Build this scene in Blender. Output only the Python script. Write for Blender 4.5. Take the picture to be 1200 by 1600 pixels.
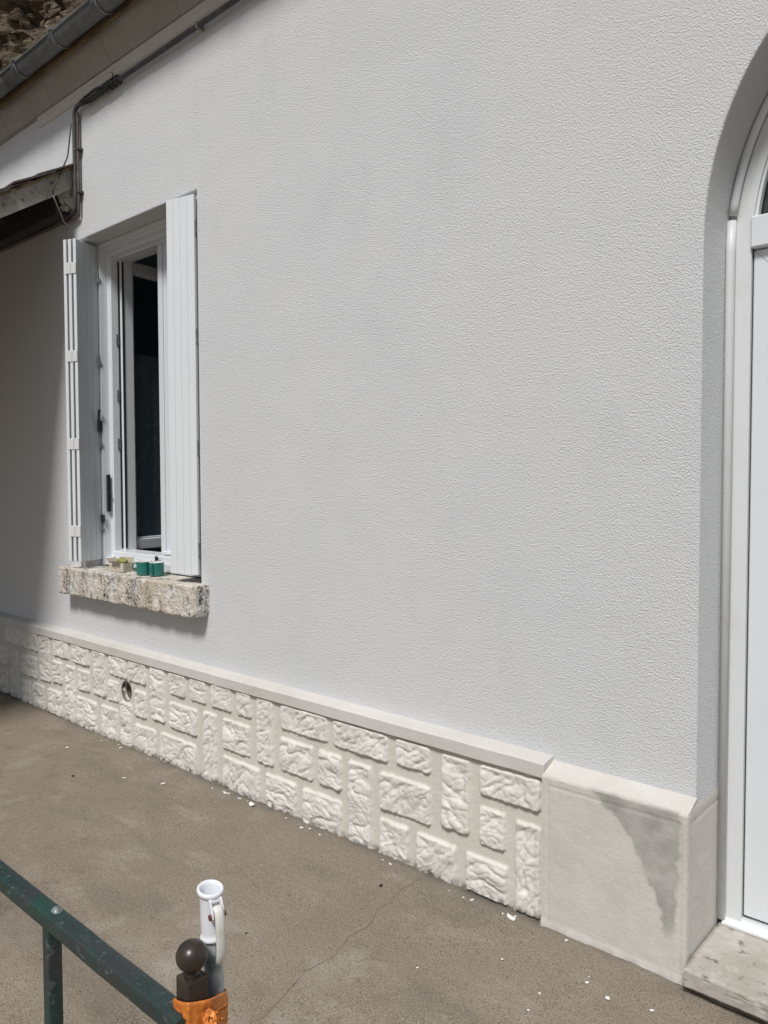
import bpy, bmesh, math, random
from mathutils import Vector, Matrix, noise
random.seed(7)
R = math.radians
S = bpy.context.scene
for o in list(bpy.data.objects): bpy.data.objects.remove(o)

# ------------------------------------------------------------------ camera
cam = bpy.data.cameras.new('camera'); co = bpy.data.objects.new('camera', cam)
S.collection.objects.link(co); S.camera = co
cam.sensor_width = 36; cam.sensor_fit = 'AUTO'; cam.lens = 1204/1600*36
cam.clip_start = .05; cam.clip_end = 2000
co.matrix_world = (Matrix.Translation((0, -2.3, 1.48)) @ Matrix.Rotation(R(41.497), 4, 'Z')
                   @ Matrix.Rotation(R(90-2.235), 4, 'X') @ Matrix.Rotation(R(-.148), 4, 'Z'))
# ------------------------------------------------------------------ light
SUN = Vector((.37, -1, 1.42)).normalized()
W = bpy.data.worlds.new('World'); S.world = W; W.use_nodes = True
nt = W.node_tree; sky = nt.nodes.new('ShaderNodeTexSky'); sky.sky_type = 'NISHITA'
sky.sun_disc = False; sky.sun_elevation = math.asin(SUN.z); sky.sun_rotation = math.atan2(SUN.x, SUN.y)
sky.dust_density = 1.5; sky.air_density = 1.0; sky.ozone_density = 1.0
bgn = nt.nodes['Background']; bgn.inputs[1].default_value = .075
# thin overcast veil: brightest overhead, three times the horizon
tcw = nt.nodes.new('ShaderNodeTexCoord'); sep = nt.nodes.new('ShaderNodeSeparateXYZ'); nt.links.new(tcw.outputs['Generated'], sep.inputs[0])
mrw = nt.nodes.new('ShaderNodeMapRange'); mrw.inputs['From Min'].default_value = 0; mrw.inputs['From Max'].default_value = 1
mrw.inputs['To Min'].default_value = 2.2; mrw.inputs['To Max'].default_value = 8.5; nt.links.new(sep.outputs['Z'], mrw.inputs['Value'])
vm = nt.nodes.new('ShaderNodeVectorMath'); vm.operation = 'SCALE'; vm.inputs[0].default_value = (.93, .98, 1.06); nt.links.new(mrw.outputs[0], vm.inputs['Scale'])
mxw = nt.nodes.new('ShaderNodeMix'); mxw.data_type = 'RGBA'; mxw.inputs[0].default_value = .7
nt.links.new(sky.outputs[0], mxw.inputs[6]); nt.links.new(vm.outputs[0], mxw.inputs[7]); nt.links.new(mxw.outputs[2], bgn.inputs[0])
sl = bpy.data.lights.new('sun', 'SUN'); so = bpy.data.objects.new('sun', sl); S.collection.objects.link(so)
sl.energy = 3.3; sl.angle = R(12); sl.color = (1, .975, .945)
so.rotation_euler = SUN.to_track_quat('Z', 'Y').to_euler()
S.view_settings.view_transform = 'Standard'; S.view_settings.look = 'None'
S.view_settings.exposure = 0.02; S.view_settings.gamma = 1
S.render.engine = 'CYCLES'; S.render.resolution_x = 768; S.render.resolution_y = 1024

# ------------------------------------------------------------------ materials
def mat(name, col, rough=.6, metal=0, bumps=(), mott=None, spec=.5, extra=None):
    """bumps: (scale, strength, distance, detail[, stretch]); mott: list of (scale, colour, lo, hi)"""
    m = bpy.data.materials.new(name); m.use_nodes = True
    n = m.node_tree.nodes; l = m.node_tree.links; b = n['Principled BSDF']
    b.inputs['Base Color'].default_value = (*col, 1); b.inputs['Roughness'].default_value = rough
    b.inputs['Metallic'].default_value = metal; b.inputs['Specular IOR Level'].default_value = spec
    tc = n.new('ShaderNodeTexCoord'); src = tc.outputs['Object']
    cur = None
    def cin():
        if cur is None:
            r = n.new('ShaderNodeRGB'); r.outputs[0].default_value = (*col, 1); return r.outputs[0]
        return cur
    for i, q in enumerate(mott or ()):
        sc, c2, lo, hi = q[:4]; st = q[4] if len(q) > 4 else (1, 1, 1)
        mp = n.new('ShaderNodeMapping'); mp.inputs['Scale'].default_value = st; l.new(src, mp.inputs[0])
        mp.inputs['Location'].default_value = (i*7.3, i*3.1, i*5.7)
        t = n.new('ShaderNodeTexNoise'); t.inputs['Scale'].default_value = sc; t.inputs['Detail'].default_value = 6
        t.inputs['Roughness'].default_value = .6
        l.new(mp.outputs[0], t.inputs['Vector'])
        r = n.new('ShaderNodeMapRange'); r.inputs['From Min'].default_value = lo; r.inputs['From Max'].default_value = hi
        l.new(t.outputs['Fac'], r.inputs['Value'])
        mx = n.new('ShaderNodeMix'); mx.data_type = 'RGBA'
        l.new(r.outputs[0], mx.inputs[0]); l.new(cin(), mx.inputs[6]); mx.inputs[7].default_value = (*c2, 1)
        cur = mx.outputs[2]
    if extra: cur = extra(n, l, src, cin(), b)
    if cur is not None: l.new(cur, b.inputs['Base Color'])
    prev = None
    for q in bumps:
        sc, stg, dist, det = q[:4]; st = q[4] if len(q) > 4 else (1, 1, 1)
        mp = n.new('ShaderNodeMapping'); mp.inputs['Scale'].default_value = st; l.new(src, mp.inputs[0])
        if len(q) > 5:
            t = n.new('ShaderNodeTexVoronoi'); t.feature = 'SMOOTH_F1'; t.inputs['Scale'].default_value = sc; t.inputs['Detail'].default_value = det
        else:
            t = n.new('ShaderNodeTexNoise'); t.inputs['Scale'].default_value = sc; t.inputs['Detail'].default_value = det
            t.inputs['Roughness'].default_value = .6
        l.new(mp.outputs[0], t.inputs['Vector'])
        bp = n.new('ShaderNodeBump'); bp.inputs['Strength'].default_value = stg; bp.inputs['Distance'].default_value = dist
        bp.invert = len(q) > 5; l.new(t.outputs[0], bp.inputs['Height'])
        if prev: l.new(prev, bp.inputs['Normal'])
        prev = bp.outputs[0]
    if prev: l.new(prev, b.inputs['Normal'])
    return m

def attr_mix(name, c2, amount=1.0):
    def f(n, l, src, cur, b):
        a = n.new('ShaderNodeAttribute'); a.attribute_name = name
        mu = n.new('ShaderNodeMath'); mu.operation = 'MULTIPLY'; mu.inputs[1].default_value = amount
        l.new(a.outputs['Fac'], mu.inputs[0])
        mx = n.new('ShaderNodeMix'); mx.data_type = 'RGBA'
        l.new(mu.outputs[0], mx.inputs[0]); l.new(cur, mx.inputs[6]); mx.inputs[7].default_value = (*c2, 1)
        return mx.outputs[2]
    return f

def roughcast_extra(n, l, src, cur, b):
    # scattered small pits of the scraped render
    v = n.new('ShaderNodeTexVoronoi'); v.inputs['Scale'].default_value = 95
    mp = n.new('ShaderNodeMapping'); mp.inputs['Scale'].default_value = (1, 1, 1.35); l.new(src, mp.inputs[0]); l.new(mp.outputs[0], v.inputs['Vector'])
    r = n.new('ShaderNodeMapRange'); r.inputs['From Min'].default_value = .06; r.inputs['From Max'].default_value = .30
    r.inputs['To Min'].default_value = 1; r.inputs['To Max'].default_value = 0
    l.new(v.outputs['Distance'], r.inputs['Value'])
    t = n.new('ShaderNodeTexNoise'); t.inputs['Scale'].default_value = 60; l.new(src, t.inputs['Vector'])
    r2 = n.new('ShaderNodeMapRange'); r2.inputs['From Min'].default_value = .55; r2.inputs['From Max'].default_value = .68
    l.new(t.outputs['Fac'], r2.inputs['Value'])
    mu = n.new('ShaderNodeMath'); mu.operation = 'MULTIPLY'; l.new(r.outputs[0], mu.inputs[0]); l.new(r2.outputs[0], mu.inputs[1])
    m2 = n.new('ShaderNodeMath'); m2.operation = 'MULTIPLY'; m2.inputs[1].default_value = .35; l.new(mu.outputs[0], m2.inputs[0])
    mx = n.new('ShaderNodeMix'); mx.data_type = 'RGBA'
    l.new(m2.outputs[0], mx.inputs[0]); l.new(cur, mx.inputs[6]); mx.inputs[7].default_value = (.36, .365, .38, 1)
    return mx.outputs[2]

M = {}
M['render'] = mat('scraped_render', (.69, .70, .715), .95, bumps=((178, .9, .0078, 7, (1, 1, .95)), (62, .24, .007, 3), (2.2, .14, .04, 2)),
                  mott=((2.2, (.66, .672, .69), .4, .7), (.8, (.70, .705, .715), .42, .66), (5, (.64, .655, .67), .56, .76, (1, 1, .35)), (190, (.57, .58, .60), .56, .72, (1, 1, 1.5)), (420, (.78, .79, .80), .60, .70)), spec=.2, extra=roughcast_extra)
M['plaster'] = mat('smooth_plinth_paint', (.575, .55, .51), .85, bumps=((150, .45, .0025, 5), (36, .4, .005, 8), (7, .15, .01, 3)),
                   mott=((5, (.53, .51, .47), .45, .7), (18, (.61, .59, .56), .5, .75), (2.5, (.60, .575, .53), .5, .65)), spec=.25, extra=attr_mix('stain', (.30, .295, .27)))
M['ledge'] = mat('ledge_paint', (.56, .54, .505), .8, bumps=((30, .3, .005, 6), (120, .2, .002, 3)),
                 mott=((9, (.50, .475, .435), .5, .75), (2, (.60, .58, .55), .45, .6)), spec=.25)
M['stone'] = mat('painted_moulded_stone', (.70, .665, .62), .75, bumps=((90, .35, .004, 5),),
                 mott=((8, (.60, .565, .515), .45, .7), (30, (.75, .725, .69), .5, .7), (60, (.52, .49, .45), .62, .72)), spec=.3, extra=lambda *a: attr_mix('stain', (.17, .155, .13))(a[0], a[1], a[2], attr_mix('joint', (.60, .57, .515))(*a), a[4]))
M['pvc'] = mat('white_pvc', (.69, .715, .74), .34, bumps=((14, .04, .004, 2),), mott=((6, (.66, .685, .705), .5, .75),), spec=.45)
M['pvc_dirty'] = mat('white_pvc_dusty', (.66, .68, .69), .45, bumps=((30, .08, .003, 4),), mott=((9, (.63, .645, .65), .52, .75), (60, (.62, .63, .63), .58, .72, (1, 1, .2))), spec=.4)
M['shutter'] = mat('shutter_lacquer', (.70, .73, .75), .38, bumps=((10, .05, .003, 2),), mott=((5, (.67, .70, .715), .5, .75),), spec=.4)
M['hinge'] = mat('white_hinge', (.66, .68, .69), .4)
M['gasket'] = mat('black_gasket', (.02, .02, .022), .6)
M['blackplastic'] = mat('black_plastic', (.02, .022, .026), .4)
M['zinc'] = mat('weathered_zinc', (.165, .178, .18), .55, .25, bumps=((20, .15, .004, 4),), mott=((6, (.105, .115, .115), .4, .65), (30, (.22, .24, .25), .55, .75, (.3, 1, 1))))
M['zinc_light'] = mat('galvanised_bracket', (.26, .29, .30), .5, .4, mott=((40, (.15, .16, .16), .45, .65),))
M['cornice'] = mat('weathered_cornice_cement', (.37, .365, .335), .9, bumps=((25, .4, .01, 8), (120, .3, .003, 4)),
                   mott=((3, (.31, .305, .27), .4, .7), (22, (.42, .41, .38), .55, .75), (70, (.24, .235, .2), .62, .75)), spec=.2)
M['board'] = mat('mossy_eave_board', (.17, .12, .06), .9, bumps=((60, .5, .01, 6, (.1, 1, 1)),), mott=((15, (.08, .06, .035), .45, .6, (.3, 1, 1)), (6, (.14, .14, .06), .5, .7)))
M['darkwood'] = mat('dark_aged_wood', (.035, .03, .028), .85, bumps=((40, .5, .01, 6),), mott=((20, (.07, .06, .055), .5, .7),))
M['barge'] = mat('peeling_barge_paint', (.27, .255, .225), .85, bumps=((35, .4, .006, 7),),
                 mott=((9, (.20, .185, .16), .45, .65), (34, (.07, .065, .055), .58, .66), (4, (.33, .31, .28), .55, .7)))
M['rooftile'] = mat('old_flat_tiles', (.10, .075, .065), .9, bumps=((60, .5, .01, 6),), mott=((12, (.05, .045, .045), .45, .6), (35, (.16, .13, .11), .6, .75)))
M['conduit'] = mat('dark_conduit', (.055, .052, .055), .5, mott=((20, (.09, .08, .078), .5, .7),))
M['conduit_brown'] = mat('brown_conduit', (.085, .065, .062), .5, mott=((20, (.13, .115, .11), .5, .7),))
M['wire_painted_lit'] = mat('black_wire_painted_lit', (.22, .22, .21), .5)
M['wireblack'] = mat('black_wire', (.02, .02, .02), .5)
M['vent'] = mat('raw_mortar_lining', (.20, .185, .16), .95, bumps=((60, .6, .006, 5),), mott=((25, (.12, .11, .095), .45, .65),))
M['limestone'] = None
M['interior'] = mat('dim_interior_wall', (.58, .64, .70), .9)
M['interior_floor'] = mat('dim_interior_floor', (.10, .08, .07), .7)
M['green_enamel'] = mat('green_enamel', (.018, .16, .135), .18, mott=((30, (.02, .19, .16), .45, .7),), spec=.6)
M['white_enamel'] = mat('white_enamel_rim', (.75, .76, .75), .25)
M['green_paint'] = mat('worn_green_paint', (.012, .034, .030), .42, bumps=((26, .5, .005, 6), (160, .3, .002, 3)),
                       mott=((16, (.016, .050, .040), .45, .6), (9, (.028, .034, .036), .46, .6), (45, (.085, .115, .12), .60, .70), (130, (.10, .13, .14), .64, .72)), spec=.5)
M['brown_paint'] = mat('dark_brown_paint', (.030, .022, .016), .32, bumps=((30, .2, .002, 5),), mott=((25, (.042, .03, .02), .5, .7), (110, (.09, .075, .06), .66, .72)), spec=.5)
M['white_plastic'] = mat('white_plastic', (.74, .75, .79), .36, bumps=((60, .06, .001, 3),), mott=((30, (.68, .69, .70), .55, .75),), spec=.5)
M['ivory_plastic'] = mat('aged_ivory_plastic', (.66, .655, .61), .4, mott=((30, (.58, .57, .51), .5, .7),))
M['rust'] = mat('rusty_pin', (.12, .035, .02), .8, bumps=((200, .5, .002, 4),))
M['galv'] = mat('galvanised_tube', (.42, .45, .48), .45, .1, bumps=((50, .15, .001, 4, (1, 1, .3)),), mott=((45, (.16, .19, .21), .48, .62, (1, 1, .25)), (90, (.45, .48, .50), .60, .68, (1, 1, .3)), (14, (.12, .17, .18), .55, .7)))
M['carton'] = mat('printed_carton', (.50, .44, .35), .8, mott=((85, (.13, .11, .10), .56, .60, (1, 1, 2.2)), (20, (.55, .49, .41), .45, .6)))
M['carton_in'] = mat('plain_carton_inside', (.42, .37, .29), .85)
M['flake'] = mat('white_paint_flake', (.78, .765, .73), .7, mott=((60, (.55, .53, .48), .58, .7),))
M['pebble'] = mat('dark_pebble', (.05, .035, .025), .8)
M['twig'] = mat('dull_green_sponge', (.17, .21, .06), .8, bumps=((200, .6, .003, 3),), mott=((60, (.38, .36, .13), .45, .6),))

def glass(name, tint, rough, alpha_mix):
    m = bpy.data.materials.new(name); m.use_nodes = True; n = m.node_tree.nodes; l = m.node_tree.links
    b = n['Principled BSDF']; b.inputs['Base Color'].default_value = (*tint, 1); b.inputs['Roughness'].default_value = rough
    tr = n.new('ShaderNodeBsdfTransparent'); tr.inputs[0].default_value = (.84, .89, .91, 1)
    mx = n.new('ShaderNodeMixShader'); mx.inputs[0].default_value = alpha_mix
    l.new(tr.outputs[0], mx.inputs[1]); l.new(b.outputs[0], mx.inputs[2]); l.new(mx.outputs[0], n['Material Output'].inputs[0])
    return m
M['pane'] = glass('window_glass', (.008, .014, .020), .04, .25)
M['fanglass'] = mat('door_glass_painted_reflection', (.03, .04, .04), .06, mott=((14, (.055, .07, .055), .5, .62),), spec=.6)  # dark green mottle paints the reflected trees into the glass colour

def limestone():
    def ex(n, l, src, cur, b):
        # black lichen streaks running down the face
        mp = n.new('ShaderNodeMapping'); mp.inputs['Scale'].default_value = (1, 1, .35); l.new(src, mp.inputs[0])
        t = n.new('ShaderNodeTexNoise'); t.inputs['Scale'].default_value = 11; t.inputs['Detail'].default_value = 8; t.inputs['Roughness'].default_value = .75
        l.new(mp.outputs[0], t.inputs['Vector'])
        r = n.new('ShaderNodeMapRange'); r.inputs['From Min'].default_value = .50; r.inputs['From Max'].default_value = .57
        l.new(t.outputs['Fac'], r.inputs['Value'])
        t2 = n.new('ShaderNodeTexNoise'); t2.inputs['Scale'].default_value = 70; t2.inputs['Detail'].default_value = 6; t2.inputs['Roughness'].default_value = .7
        l.new(src, t2.inputs['Vector'])
        r2 = n.new('ShaderNodeMapRange'); r2.inputs['From Min'].default_value = .42; r2.inputs['From Max'].default_value = .58
        l.new(t2.outputs['Fac'], r2.inputs['Value'])
        mu = n.new('ShaderNodeMath'); mu.operation = 'MULTIPLY'; l.new(r.outputs[0], mu.inputs[0]); l.new(r2.outputs[0], mu.inputs[1])
        mx = n.new('ShaderNodeMix'); mx.data_type = 'RGBA'
        l.new(mu.outputs[0], mx.inputs[0]); l.new(cur, mx.inputs[6]); mx.inputs[7].default_value = (.055, .052, .05, 1)
        # pits
        v = n.new('ShaderNodeTexNoise'); v.inputs['Scale'].default_value = 150; v.inputs['Detail'].default_value = 2; l.new(src, v.inputs['Vector'])
        r3 = n.new('ShaderNodeMapRange'); r3.inputs['From Min'].default_value = .68; r3.inputs['From Max'].default_value = .73
        l.new(v.outputs['Fac'], r3.inputs['Value'])
        mx2 = n.new('ShaderNodeMix'); mx2.data_type = 'RGBA'
        l.new(r3.outputs[0], mx2.inputs[0]); l.new(mx.outputs[2], mx2.inputs[6]); mx2.inputs[7].default_value = (.09, .075, .06, 1)
        return mx2.outputs[2]
    return mat('weathered_limestone', (.60, .555, .485), .92, bumps=((30, .8, .012, 8), (140, .6, .004, 4)),
               mott=((5, (.50, .435, .33), .5, .64), (9, (.70, .68, .65), .50, .62), (40, (.46, .41, .34), .58, .72)), spec=.2, extra=ex)
M['limestone'] = limestone()
M['step'] = mat('worn_stone_step', (.45, .42, .38), .85, bumps=((22, .4, .006, 8), (120, .3, .002, 3)),
                mott=((4, (.36, .33, .285), .45, .65), (13, (.52, .50, .46), .52, .7), (26, (.20, .165, .15), .62, .70)), spec=.3)

def ground_mat():
    def ex(n, l, src, cur, b):
        # sand grains
        def grain(scale, lo, hi, c, cur):
            t = n.new('ShaderNodeTexNoise'); t.inputs['Scale'].default_value = scale; t.inputs['Detail'].default_value = 3; l.new(src, t.inputs['Vector'])
            r = n.new('ShaderNodeMapRange'); r.inputs['From Min'].default_value = lo; r.inputs['From Max'].default_value = hi
            l.new(t.outputs['Fac'], r.inputs['Value'])
            mx = n.new('ShaderNodeMix'); mx.data_type = 'RGBA'
            l.new(r.outputs[0], mx.inputs[0]); l.new(cur, mx.inputs[6]); mx.inputs[7].default_value = (*c, 1)
            return mx.outputs[2]
        cur = grain(240, .52, .72, (.36, .31, .24), cur)
        cur = grain(300, .30, .47, (.11, .095, .075), cur) if False else cur
        cur = grain(170, .56, .68, (.11, .09, .068), cur)
        cur = grain(95, .62, .70, (.14, .115, .085), cur)
        cur = grain(400, .66, .72, (.46, .43, .37), cur)
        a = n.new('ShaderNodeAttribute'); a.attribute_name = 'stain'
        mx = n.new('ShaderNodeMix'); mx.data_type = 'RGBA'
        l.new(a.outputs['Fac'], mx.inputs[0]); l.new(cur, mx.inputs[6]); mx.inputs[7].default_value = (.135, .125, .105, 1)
        return mx.outputs[2]
    return mat('worn_cement_ground', (.232, .192, .146), .93, bumps=((260, .5, .003, 4), (24, .35, .01, 7), (4, .2, .03, 3)),
               mott=((1.3, (.200, .166, .126), .42, .62), (3.2, (.29, .257, .213), .55, .73, (1, 2.2, 1)), (9, (.175, .145, .108), .54, .74), (2.1, (.32, .294, .25), .58, .76, (1.6, 1, 1)), (1.7, (.165, .148, .115), .55, .70, (1, 2.5, 1))), spec=.25, extra=ex)
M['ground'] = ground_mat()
M['crack'] = mat('crack_dirt', (.085, .07, .052), .95)
M['cliff'] = mat('brown_rock', (.115, .085, .062), .95, bumps=((.9, 1, .5, 10), (6, 1, .1, 6)),
                 mott=((.35, (.19, .165, .11), .5, .62, (1, 1, 2)), (1.6, (.045, .034, .028), .5, .62), (1.1, (.26, .22, .17), .58, .66, (1, 1, 2.5)), (3, (.07, .08, .035), .58, .68)), spec=.1)

def orange_mat():
    return mat('orange_plastic_ribbon', (.66, .215, .035), .42, bumps=((35, .4, .004, 4, (1, 1, 2)),), mott=((18, (.52, .15, .025), .45, .62), (40, (.80, .34, .09), .58, .7)), spec=.5)
M['orange'] = orange_mat()

# ------------------------------------------------------------------ mesh helpers
def tag(o, label=None, cat=None, group=None, kind=None):
    if label: o['label'] = label
    if cat: o['category'] = cat
    if group: o['group'] = group
    if kind: o['kind'] = kind
    return o
def link(name, me, m, parent=None, smooth=False):
    if isinstance(m, str): m = M[m]
    if m: me.materials.append(m)
    for p in me.polygons: p.use_smooth = smooth
    o = bpy.data.objects.new(name, me); S.collection.objects.link(o)
    if parent: o.parent = parent; o.matrix_parent_inverse = parent.matrix_world.inverted()
    return o
def empty(name, loc):
    o = bpy.data.objects.new(name, None); S.collection.objects.link(o); o.location = loc
    o.empty_display_size = .1; bpy.context.view_layer.update(); return o
class MB:
    def __init__(s): s.bm = bmesh.new()
    def box(s, x0, x1, y0, y1, z0, z1, bev=0, seg=1, mtx=None):
        b = bmesh.new(); bmesh.ops.create_cube(b, size=1)
        for v in b.verts: v.co = Vector(((x0+x1)/2+v.co.x*(x1-x0), (y0+y1)/2+v.co.y*(y1-y0), (z0+z1)/2+v.co.z*(z1-z0)))
        if bev: bmesh.ops.bevel(b, geom=b.edges[:], offset=bev, segments=seg, affect='EDGES', profile=.5)
        if mtx: bmesh.ops.transform(b, matrix=mtx, verts=b.verts)
        s._add(b); return s
    def _add(s, b):
        me = bpy.data.meshes.new('t'); b.to_mesh(me); b.free(); s.bm.from_mesh(me); bpy.data.meshes.remove(me)
    def tube(s, pts, r, seg=12, cap=True, closed=False):
        pts = [Vector(p) for p in pts]; b = s.bm; rings = []
        n = len(pts); up = None
        for i, p in enumerate(pts):
            if closed: d = (pts[(i+1) % n]-pts[i-1])
            else: d = (pts[min(i+1, n-1)]-pts[max(i-1, 0)])
            d.normalize()
            if up is None: up = d.orthogonal().normalized()
            else: up = (up-d*up.dot(d)).normalized()
            sd = d.cross(up); rr = r[i] if isinstance(r, (list, tuple)) else r
            rings.append([b.verts.new(p+(up*math.cos(a)+sd*math.sin(a))*rr) for a in [2*math.pi*k/seg for k in range(seg)]])
        for i in range(n if closed else n-1):
            A, B = rings[i], rings[(i+1) % n]
            for k in range(seg): b.faces.new((A[k], A[(k+1) % seg], B[(k+1) % seg], B[k]))
        if cap and not closed: b.faces.new(rings[0][::-1]); b.faces.new(rings[-1])
        return s
    def lathe(s, prof, seg=32, mtx=None, closed=False):
        """prof: (r, z) list"""
        b = bmesh.new(); rings = []
        for r, z in prof:
            rings.append([b.verts.new((r*math.cos(a), r*math.sin(a), z)) for a in [2*math.pi*k/seg for k in range(seg)]] if r > 1e-6 else [b.verts.new((0, 0, z))])
        for i in range(len(prof)-1 + (1 if closed else 0)):
            A, B = rings[i], rings[(i+1) % len(prof)]
            for k in range(seg):
                k2 = (k+1) % seg
                if len(A) == 1 and len(B) > 1: b.faces.new((A[0], B[k2], B[k]))
                elif len(B) == 1 and len(A) > 1: b.faces.new((A[k], A[k2], B[0]))
                elif len(A) > 1: b.faces.new((A[k], A[k2], B[k2], B[k]))
        if mtx: bmesh.ops.transform(b, matrix=mtx, verts=b.verts)
        s._add(b); return s
    def extrude_profile(s, prof, a0, a1, axis='x', cap=True):
        b = s.bm
        def P(a, p): return (a, p[0], p[1]) if axis == 'x' else ((p[0], a, p[1]) if axis == 'y' else (p[0], p[1], a))
        A = [b.verts.new(P(a0, p)) for p in prof]; B = [b.verts.new(P(a1, p)) for p in prof]
        n = len(prof)
        for i in range(n): b.faces.new((A[i], A[(i+1) % n], B[(i+1) % n], B[i]))
        if cap: b.faces.new(A[::-1]); b.faces.new(B)
        return s
    def build(s, name, m, parent=None, smooth=False, autosmooth=False):
        bmesh.ops.recalc_face_normals(s.bm, faces=s.bm.faces[:])
        if autosmooth:
            for e in s.bm.edges:
                if len(e.link_faces) == 2 and e.calc_face_angle(0) > R(32): e.smooth = False
        me = bpy.data.meshes.new(name); s.bm.to_mesh(me); s.bm.free()
        return link(name, me, m, parent, smooth or autosmooth)
def fb(x, y, z, sc, oct=4):
    return noise.fractal(Vector((x*sc, y*sc, z*sc)), 1.0, 2.0, oct)

# ================================================================== SETTING
XL, XR = -9.0, 3.0
# ground: one sheet, fine near the wall
def axis_pts(a, b, fine0, fine1, step):
    p = []; x = fine0
    while x <= fine1+1e-6: p.append(x); x += step
    d = step; x = fine0
    while x > a: d *= 1.5; x -= d; p.insert(0, max(x, a))
    d = step; x = p[-1]
    while x < b: d *= 1.5; x += d; p.append(min(x, b))
    return p
CR = [(-1.776, -.075), (-1.768, -.16), (-1.775, -.22), (-1.745, -.30), (-1.752, -.36), (-1.705, -.45), (-1.712, -.53), (-1.675, -.66), (-1.69, -.76), (-1.655, -.86), (-1.63, -.97), (-1.645, -1.12), (-1.60, -1.3)]
def build_ground():
    xs = axis_pts(-250, 250, -6.5, .9, .02); ys = axis_pts(-250, 250, -1.4, .10, .0165)
    vs = []; st = []
    for y in ys:
        for x in xs:
            inn = -7 < x < 1.5 and -2 < y < .3
            z = 0
            if inn:
                z = .006*fb(x, y, 0, 1.7, 3)+.0025*fb(x, y, 3, 11, 3)
                d = -.07-y
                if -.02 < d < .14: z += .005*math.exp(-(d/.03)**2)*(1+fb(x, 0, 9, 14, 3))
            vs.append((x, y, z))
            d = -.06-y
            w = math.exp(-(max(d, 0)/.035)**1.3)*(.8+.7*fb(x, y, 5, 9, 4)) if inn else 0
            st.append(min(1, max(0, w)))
    nx = len(xs); fs = [(j*nx+i, j*nx+i+1, (j+1)*nx+i+1, (j+1)*nx+i) for j in range(len(ys)-1) for i in range(nx-1)]
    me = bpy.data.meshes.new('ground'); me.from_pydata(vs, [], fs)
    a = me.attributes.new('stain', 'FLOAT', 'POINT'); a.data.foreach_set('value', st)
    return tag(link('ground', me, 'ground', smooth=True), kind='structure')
build_ground()
def gz(x, y): return .006*fb(x, y, 0, 1.7, 3)+.0025*fb(x, y, 3, 11, 3)
def crack(pts, w0, name):
    fine = []
    for i in range(len(pts)-1):
        a, b = Vector(pts[i]), Vector(pts[i+1]); n = max(2, int((b-a).length/.008))
        for k in range(n):
            p = a.lerp(b, k/n); fine.append((p.x+.007*fb(p.x, p.y, 2, 45, 3), p.y+.004*fb(p.x, p.y, 7, 45, 3)))
    m = MB(); L = []
    for i, p in enumerate(fine):
        w = w0*(.35+.65*abs(fb(p[0], p[1], 4, 25, 2))+.25)*min(1, (len(fine)-i)/25)
        z = gz(*p)+.0022
        L.append((m.bm.verts.new((p[0]-w, p[1], z)), m.bm.verts.new((p[0]+w, p[1], z))))
    for a, b in zip(L, L[1:]): m.bm.faces.new((a[0], a[1], b[1], b[0]))
    return tag(m.build(name, 'crack'), kind='structure')
crack(CR, .0007, 'pavement_crack')
crack([(-5.2, -.42), (-4.95, -.40), (-4.75, -.50), (-4.5, -.47), (-4.3, -.58)], .0016, 'pavement_crack')

# cliff far behind
def cliff():
    nx, nz = 150, 120; vs = []
    for j in range(nz+1):
        for i in range(nx+1):
            u = i/nx; z = j/nz*27
            x = -60+u*36.3; y = 10+(1-z/27)*-1.0+z*.12
            y += 1.8*fb(x, 0, z, .22, 5)+.7*abs(fb(x, 4, z*1.6, .9, 5))*1.5
            if u > .97: y += (u-.97)/.03*6
            x += .55*fb(5, y, z, .5, 4)*(1 if u > .9 else .4)
            vs.append((x, y, z-.5))
    fs = [(j*(nx+1)+i, j*(nx+1)+i+1, (j+1)*(nx+1)+i+1, (j+1)*(nx+1)+i) for j in range(nz) for i in range(nx)]
    me = bpy.data.meshes.new('cliff'); me.from_pydata(vs, [], fs)
    return tag(link('cliff', me, 'cliff', smooth=False), kind='structure')
cliff()

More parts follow.
